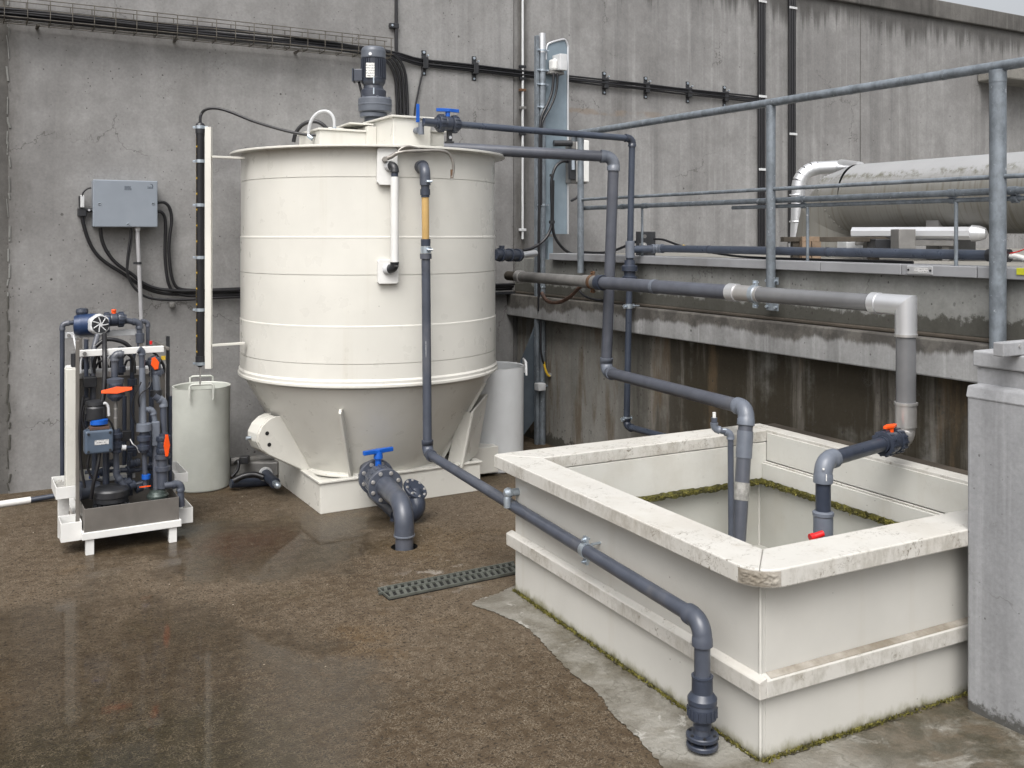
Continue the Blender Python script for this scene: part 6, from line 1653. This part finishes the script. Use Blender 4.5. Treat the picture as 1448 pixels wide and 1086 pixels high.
# right valve stack
ball_valve(sk, sp_(219, 519, .20), (.25,0,-1), .021, (-.15,-1,.6), (.25,0,-1), .036, M['pvc'], M['orange'], ws=1.8)
MB().cyl(sp_(220, 530, .18), sp_(222, 552, .18), .021, 18).build('pipe', M['pvcl'], sk)
lathe_part('rubber_sleeve', sk, [(.022,-.02),(.034,-.018),(.034,.018),(.022,.02)], sp_(221, 556, .18), (0,0,1), M['blkp'], 18)
rp([(218,560),(231,568),(232,625)], .15, .019, 'pvc', 'pvcl', R=1.3, sock=.9)
ball_valve(sk, sp_(231, 628, .12), (0,0,1), .021, (.2,-1,0), (0,0,1), .062, M['pvcd'], M['orange'], ws=1.35)
for v in (645, 662): lathe_part('ring_nut', sk, [(.028,-.014),(.042,-.012),(.042,.012),(.028,.014)], sp_(230, v, .12), (0,0,1), M['pvc'], 22)
MB().cyl(sp_(230, 640, .12), sp_(230, 690, .12), .030, 20).build('pipe', M['pvc'], sk)
MB().cyl(sp_(220, 630, .14), sp_(221, 695, .14), .018, 16).build('pipe', M['pvcm'], sk)
rp([(232,687),(255,684),(256.5,716)], .06, .019, 'pvc', 'pvc', R=1.3, sock=.9)
gc_ = sp_(223, 697, .12)
lathe_part('pump_foot', sk, [(.045,-.03),(.058,-.025),(.060,-.01),(.05,.0),(.045,.012),(.03,.02)], gc_, (0,0,1), M['green'], 26)
# dosing actuator, coil, drum pump
ac = sp_(139, 623, .07)
ab = MB().obox(ac, (.073,0,0), (0,.045,0), (0,0,.064)).build('actuator_box', simple('slate_blue_enamel', (.062,.085,.12), .35), sk, bevel=.012, seg=3)
MB().obox(ac + V((.012,-.0455,-.002)), (.036,0,0), (0,.0008,0), (0,0,.013)).build('white_label', M['label2'], ab)
s4 = MB()
for i in (-1,1):
    for k in (-1,1): s4.cyl(ac + V((i*.055,-.045,k*.048)), ac + V((i*.055,-.049,k*.048)), .007, 8)
s4.build('screw', M['blkp'], ab)
MB().obox(ac + V((.005, 0, .072)), (.05,0,0), (0,.035,0), (0,0,.006)).build('yellow_terminal', M['brownh'], sk)
lathe_part('blue_collar', sk, [(.03,-.014),(.047,-.012),(.047,.012),(.03,.016)], sp_(140, 596, .10), (0,0,1), M['blue'], 24)
lathe_part('coil_motor', sk, [(.045,-.05),(.055,-.04),(.055,.02),(.048,.03),(.052,.036),(.05,.055),(.03,.06)], sp_(135, 581, .12), (0,0,1), M['blkp'], 24)
MB().tube(crom([sp_(144, 572, .09), sp_(149, 570, .09), sp_(153, 575, .09), sp_(154, 588, .09)]), .0075, 10).build('pale_loop', M['lgrey'], sk)
MB().tube(crom([sp_(147.5, 473, .30), sp_(148, 500, .18), sp_(148, 530, .14), sp_(146.5, 555, .12), sp_(144, 572, .11)]), .0135, 12).build('black_hose', M['blk'], sk)
MB().tube(crom([sp_(138, 474, .45), sp_(133, 495, .4), sp_(131, 540, .36), sp_(133, 600, .34)]), .016, 12).build('grey_hose', M['pvcm'], sk)
MB().tube(crom([sp_(141, 640, .07), sp_(138, 660, .06), sp_(132, 685, .06), sp_(129, 705, .08)]), .010, 10).build('black_hose', M['blk'], sk)
dp = sp_(157, 696, .13)
lathe_part('drum_pump', sk, [(.085,-.05),(.092,-.045),(.092,-.02),(.098,-.016),(.098,.016),(.09,.026),(.07,.034),(.02,.038)], dp, (0,0,1), M['blkp'], 36)
MB().cyl(dp + V((0,0,-.10)), dp + V((0,0,-.05)), .075, 28).build('drum_base', M['blk'], sk)
b = MB()
for k in range(10):
    a_ = PI + PI*k/9; b.obox(dp + V((math.cos(a_)*.088, math.sin(a_)*.088, -.062)), (.006,0,0), (0,.006,0), (0,0,.010))
b.build('pump_lugs', M['blkp'], sk)
MB().cyl(dp + V((.02,-.1,-.07)), dp + V((.085,-.075,-.06)), .006, 8).build('bright_bolt', M['zinc'], sk)
lathe_part('small_pump', sk, [(.035,-.06),(.052,-.05),(.052,.05),(.035,.06)], sp_(125, 692, .22), (1,.2,0), M['pvcd'], 22)
# lower clutter of fittings behind the tray
rp([(150,640),(150,700)], .20, .018, 'pvcd', 'pvcd'); rp([(134,640),(134,690)], .24, .016, 'pvcd', 'pvcd')
rp([(170,665),(198,664)], .26, .014, 'pvcd', 'pvcd'); rp([(183,640),(184,700)], .28, .015, 'pvcd', 'pvcd'); rp([(175,690),(205,682)], .22, .016, 'pvcd', 'pvcd')
for u, v, dy in ((184, 664, .26), (186, 686, .2), (196, 690, .22), (180, 683, .2)):
    lathe_part('ring_nut', sk, [(.018,-.02),(.026,-.018),(.026,.018),(.018,.02)], sp_(u, v, dy), (1,.3,.2), M['pvcd'], 18)
MB().obox(sp_(178, 616, .22), (.028,0,0), (0,.02,0), (0,0,.03)).build('black_relay', M['blkp'], sk, bevel=.004)
MB().cyl(sp_(172, 633, .10), sp_(178, 633, .10), .015, 14).build('white_nipple', M['lgrey'], sk)
MB().cyl(sp_(178, 633, .11), sp_(196, 632, .14), .010, 12).build('small_pipe', M['pvcd'], sk)
MB().tube(crom([sp_(184, 621, .12), sp_(188, 628, .10), sp_(193, 632, .11), sp_(197, 640, .12)]), .003, 6).build('thin_wire', M['lgrey'], sk)
MB().obox(sp_(133, 674, .30), (.028,0,0), (0,.008,0), (0,0,.009)).build('blue_lever', M['blue'], sk, bevel=.003)
MB().obox(sp_(205, 688, .10), (.03,0,0), (0,.003,0), (0,0,.003)).build('orange_lever', M['orange'], sk)
MB().obox(sp_(150, 668, .33), (.14,0,0), (0,.006,0), (0,0,.03)).build('rear_panel', M['pp'], sk)
# hoops of thin hose between the bars
for k, (u, w) in enumerate(((121, 7), (141, 8), (160, 9), (180, 10))):
    MB().tube(crom([sp_(u-w, 528, .36), sp_(u-w*.9, 510, .36), sp_(u, 499, .35), sp_(u+w*.9, 510, .36), sp_(u+w, 528, .36)]), .0055 if k % 2 == 0 else .010, 8).build('hose_loop', M['lgrey'] if k % 2 == 0 else M['blk'], sk)
for (pts, r_) in (([(175,497),(187,507),(186,526)], .009), ([(212,494),(222,503),(231,516),(232,527)], .008), ([(135,490),(150,480),(172,483),(185,492)], .012)):
    MB().tube(crom([sp_(u, v, .30) for u, v in pts]), r_, 8).build('black_hose', M['blk'], sk)
MB().tube(crom([sp_(213, 520, .16), sp_(212, 545, .13), sp_(200, 556, .11), sp_(196, 565, .11), sp_(197, 575, .12)]), .004, 6).build('thin_wire', M['blk'], sk)
MB().obox(sp_(231, 506, .34), (.012,0,0), (0,.002,0), (0,0,.012)).build('yellow_tag', M['yellow'], sk)
MB().cyl(sp_(213.5, 487, .21), sp_(213.5, 482, .21), .008, 10).build('red_cap', M['red'], sk)
MB().box(sp_(94, 520, .34).x, sp_(109, 520, .34).x, YS+.34, YS+.46, sp_(100,700,.34).z, sp_(100, 519, .34).z).build('white_canister', WHT, sk, bevel=.015)
MB().cyl(sp_(105, 500, .36), sp_(105, 530, .36), .018, 14).build('canister_neck', M['blkp'], sk)

# dense rear clutter: dark panel, cable loops, more risers and couplings
MB().box(sp_(112,520,.60).x, sp_(236,520,.60).x, YS+.655, YS+.665, fz1, sp_(150, 600, .66).z).build('rear_sheet', M['inox'], sk)
MB().box(sp_(112,527,.42).x, sp_(232,527,.42).x, YS+.42, YS+.435, sp_(150, 528, .42).z, sp_(150, 521, .42).z).build('pale_strip', M['lgrey'], sk, bevel=.002)
rk_ = random.Random(5)
for k in range(9):
    u = 116 + k*13 + rk_.uniform(-3, 3); w = rk_.uniform(6, 13); v0 = rk_.uniform(497, 512)
    MB().tube(crom([sp_(u-w, 540, .50), sp_(u-w*.9, v0+10, .48), sp_(u-w*.2, v0, .46), sp_(u+w*.7, v0+6, .47), sp_(u+w, 540, .50)]), rk_.uniform(.006, .012), 8).build('cable_loop', M['blk'] if k % 3 else M['pvcd'], sk)
for u, v0, v1, r_ in ((122, 480, 640, .012), (171, 490, 530, .016), (187, 505, 640, .013), (214, 540, 690, .015), (176, 560, 690, .012), (241, 560, 700, .010)):
    MB().cyl(sp_(u, v0, .34), sp_(u, v1, .34), r_, 12).build('rear_pipe', M['pvcd'], sk)
for u, v in ((122, 500), (187, 540), (187, 640), (214, 640), (171, 522)):
    lathe_part('ring_nut', sk, [(.018,-.02),(.027,-.018),(.027,.018),(.018,.02)], sp_(u, v, .33), (0,0,1), M['pvcd'], 16)
MB().obox(sp_(127, 540, .30), (.035,0,0), (0,.03,0), (0,0,.03)).build('black_relay', M['blkp'], sk, bevel=.005)
MB().obox(sp_(120, 567, .28), (.022,0,0), (0,.02,0), (0,0,.016)).build('black_relay', M['blkp'], sk, bevel=.003)
for (pts, r_) in (([(120,573),(116,590),(119,606),(125,612)], .006), ([(131,600),(122,607),(119,600),(121,585)], .005), ([(150,590),(158,600),(160,612)], .005), ([(127,640),(124,660),(131,676),(145,680)], .007), ([(200,540),(190,560),(186,580),(192,600)], .004), ([(118,560),(113,600),(114,650),(120,690)], .007)):
    MB().tube(crom([sp_(u, v, .10) for u, v in pts]), r_, 8).build('thin_hose', M['blk'], sk)
for u, v, dy in ((157, 655, .22), (190, 655, .24), (171, 682, .2), (140, 668, .24), (210, 660, .24)):
    lathe_part('small_coupling', sk, [(.016,-.03),(.024,-.028),(.024,-.008),(.019,-.005),(.019,.005),(.024,.008),(.024,.028),(.016,.03)], sp_(u, v, dy), (1, .2, 0), M['pvcd'], 16)
MB().cyl(sp_(120, 668, .26), sp_(225, 662, .26), .011, 12).build('cross_pipe', M['pvcd'], sk)
MB().obox(sp_(160, 676, .3), (.12,0,0), (0,.004,0), (0,0,.012)).build('pale_strip', M['lgrey'], sk)
MB().cyl(sp_(104, 475, .60), sp_(109, 500, .42), .006, 8).build('stay_wire', M['lgrey'], sk)

# ---------------------------------------------------------------- pipe on the floor left of the skid
f0, f1, f2_ = at(-60, 722, Z=.02), at(43, 707, Z=.02), at(79, 701, Z=.03)
fp = thing('floor_conduit', f1, 'white sleeved dark conduit lying on the ground left of the dosing skid', 'conduit')
MB().cyl(f0, f1, .022, 16).build('white_sleeve', WHT, fp); MB().cyl(f1 - (f1-f0).normalized()*.02, f2_ + (f2_-f1)*.3, .017, 14).build('dark_pipe', M['pvcd'], fp)

# ---------------------------------------------------------------- low fittings behind the barrel, left of the plinth
e_ = [at(350, 668, D=6.65), at(392, 664, D=6.65)]
lt = thing('low_valve_set', V((e_[0].x, e_[0].y, 0)), 'dark low cluster of pipes and stop cock between the greenish barrel and the tank plinth', 'pipe')
MB().cyl(at(326, 684, D=6.62), at(386, 680, D=6.78), .030, 16).build('pipe', M['pvcd'], lt)
MB().cyl(at(326, 652, D=6.80), at(390, 646, D=6.95), .026, 16).build('pipe', M['greybrown'], lt)
MB().obox(at(356, 662, D=6.85), RT*.19, FW*.03, (0,0,.05)).build('valve_block', M['greybrown'], lt, bevel=.01)
MB().obox(at(346, 650, D=6.76), RT*.03, FW*.03, (0,0,.025)).build('black_cap', M['blkp'], lt, bevel=.006)
MB().tube(crom([at(332, 655, D=6.7), at(337, 652, D=6.66), at(336, 664, D=6.64), at(328, 674, D=6.62)]), .012, 8).build('hose', M['blk'], lt)
MB().tube(crom([at(330, 680, D=6.58), at(345, 673, D=6.60), at(360, 671, D=6.62), at(373, 675, D=6.62)]), .02, 10).build('hose', M['blk'], lt)
k0, k1 = at(374, 669, D=6.72), at(389, 683, D=6.52)
MB().cyl(k0, k1, .036, 18).build('stop_cock', M['pvcd'], lt)
d_ = (k1-k0).normalized(); MB().lathe([(.036,-.01),(.048,-.008),(.048,.008),(.036,.01)], k0.lerp(k1, .1), d_, 20).build('pale_ring', M['lgrey'], lt)
MB().cyl(k1, k1 + d_*.05, .022, 14).build('metal_end', M['zinc'], lt); bl = MB(); bl.ball(k1 + d_*.055, .024, 8); bl.build('metal_ball', M['zinc'], lt)
# ---------------------------------------------------------------- camera, sky, sun
cam = bpy.data.cameras.new('camera'); co = bpy.data.objects.new('camera', cam); COL.objects.link(co)
co.location = (0, 0, CAMH); co.rotation_euler = (PI/2, 0, -YAW)
cam.sensor_width = 36; cam.lens = 36*FPX/1448
cam.shift_y = -(543 - HZ)/1448
cam.clip_start = .05; cam.clip_end = 300
scene.camera = co

SUN_EL, SUN_AZ = math.radians(54), math.radians(222)    # azimuth measured clockwise from +Y
w_ = bpy.data.worlds.new('World'); scene.world = w_; w_.use_nodes = True
nt = w_.node_tree; bg = nt.nodes['Background']
sky = nt.nodes.new('ShaderNodeTexSky'); sky.sky_type = 'NISHITA'; sky.sun_disc = False
sky.sun_elevation = SUN_EL; sky.sun_rotation = SUN_AZ; sky.dust_density = 8.0; sky.air_density = 1.0; sky.ozone_density = 1.0
hs = nt.nodes.new('ShaderNodeHueSaturation'); hs.inputs['Saturation'].default_value = .22
nt.links.new(sky.outputs[0], hs.inputs['Color']); nt.links.new(hs.outputs[0], bg.inputs['Color'])
bg.inputs['Strength'].default_value = .15
sl_ = bpy.data.lights.new('sun', 'SUN'); so2 = bpy.data.objects.new('sun', sl_); COL.objects.link(so2)
sl_.energy = .72; sl_.angle = math.radians(40); sl_.color = (1.0, .98, .945)
sd_ = V((math.sin(SUN_AZ)*math.cos(SUN_EL), math.cos(SUN_AZ)*math.cos(SUN_EL), math.sin(SUN_EL)))
so2.rotation_euler = sd_.to_track_quat('Z', 'Y').to_euler(); so2.location = (0, 0, 12)
scene.view_settings.view_transform = 'Standard'; scene.view_settings.look = 'None'
scene.view_settings.exposure = 0.64; scene.view_settings.gamma = 1.0
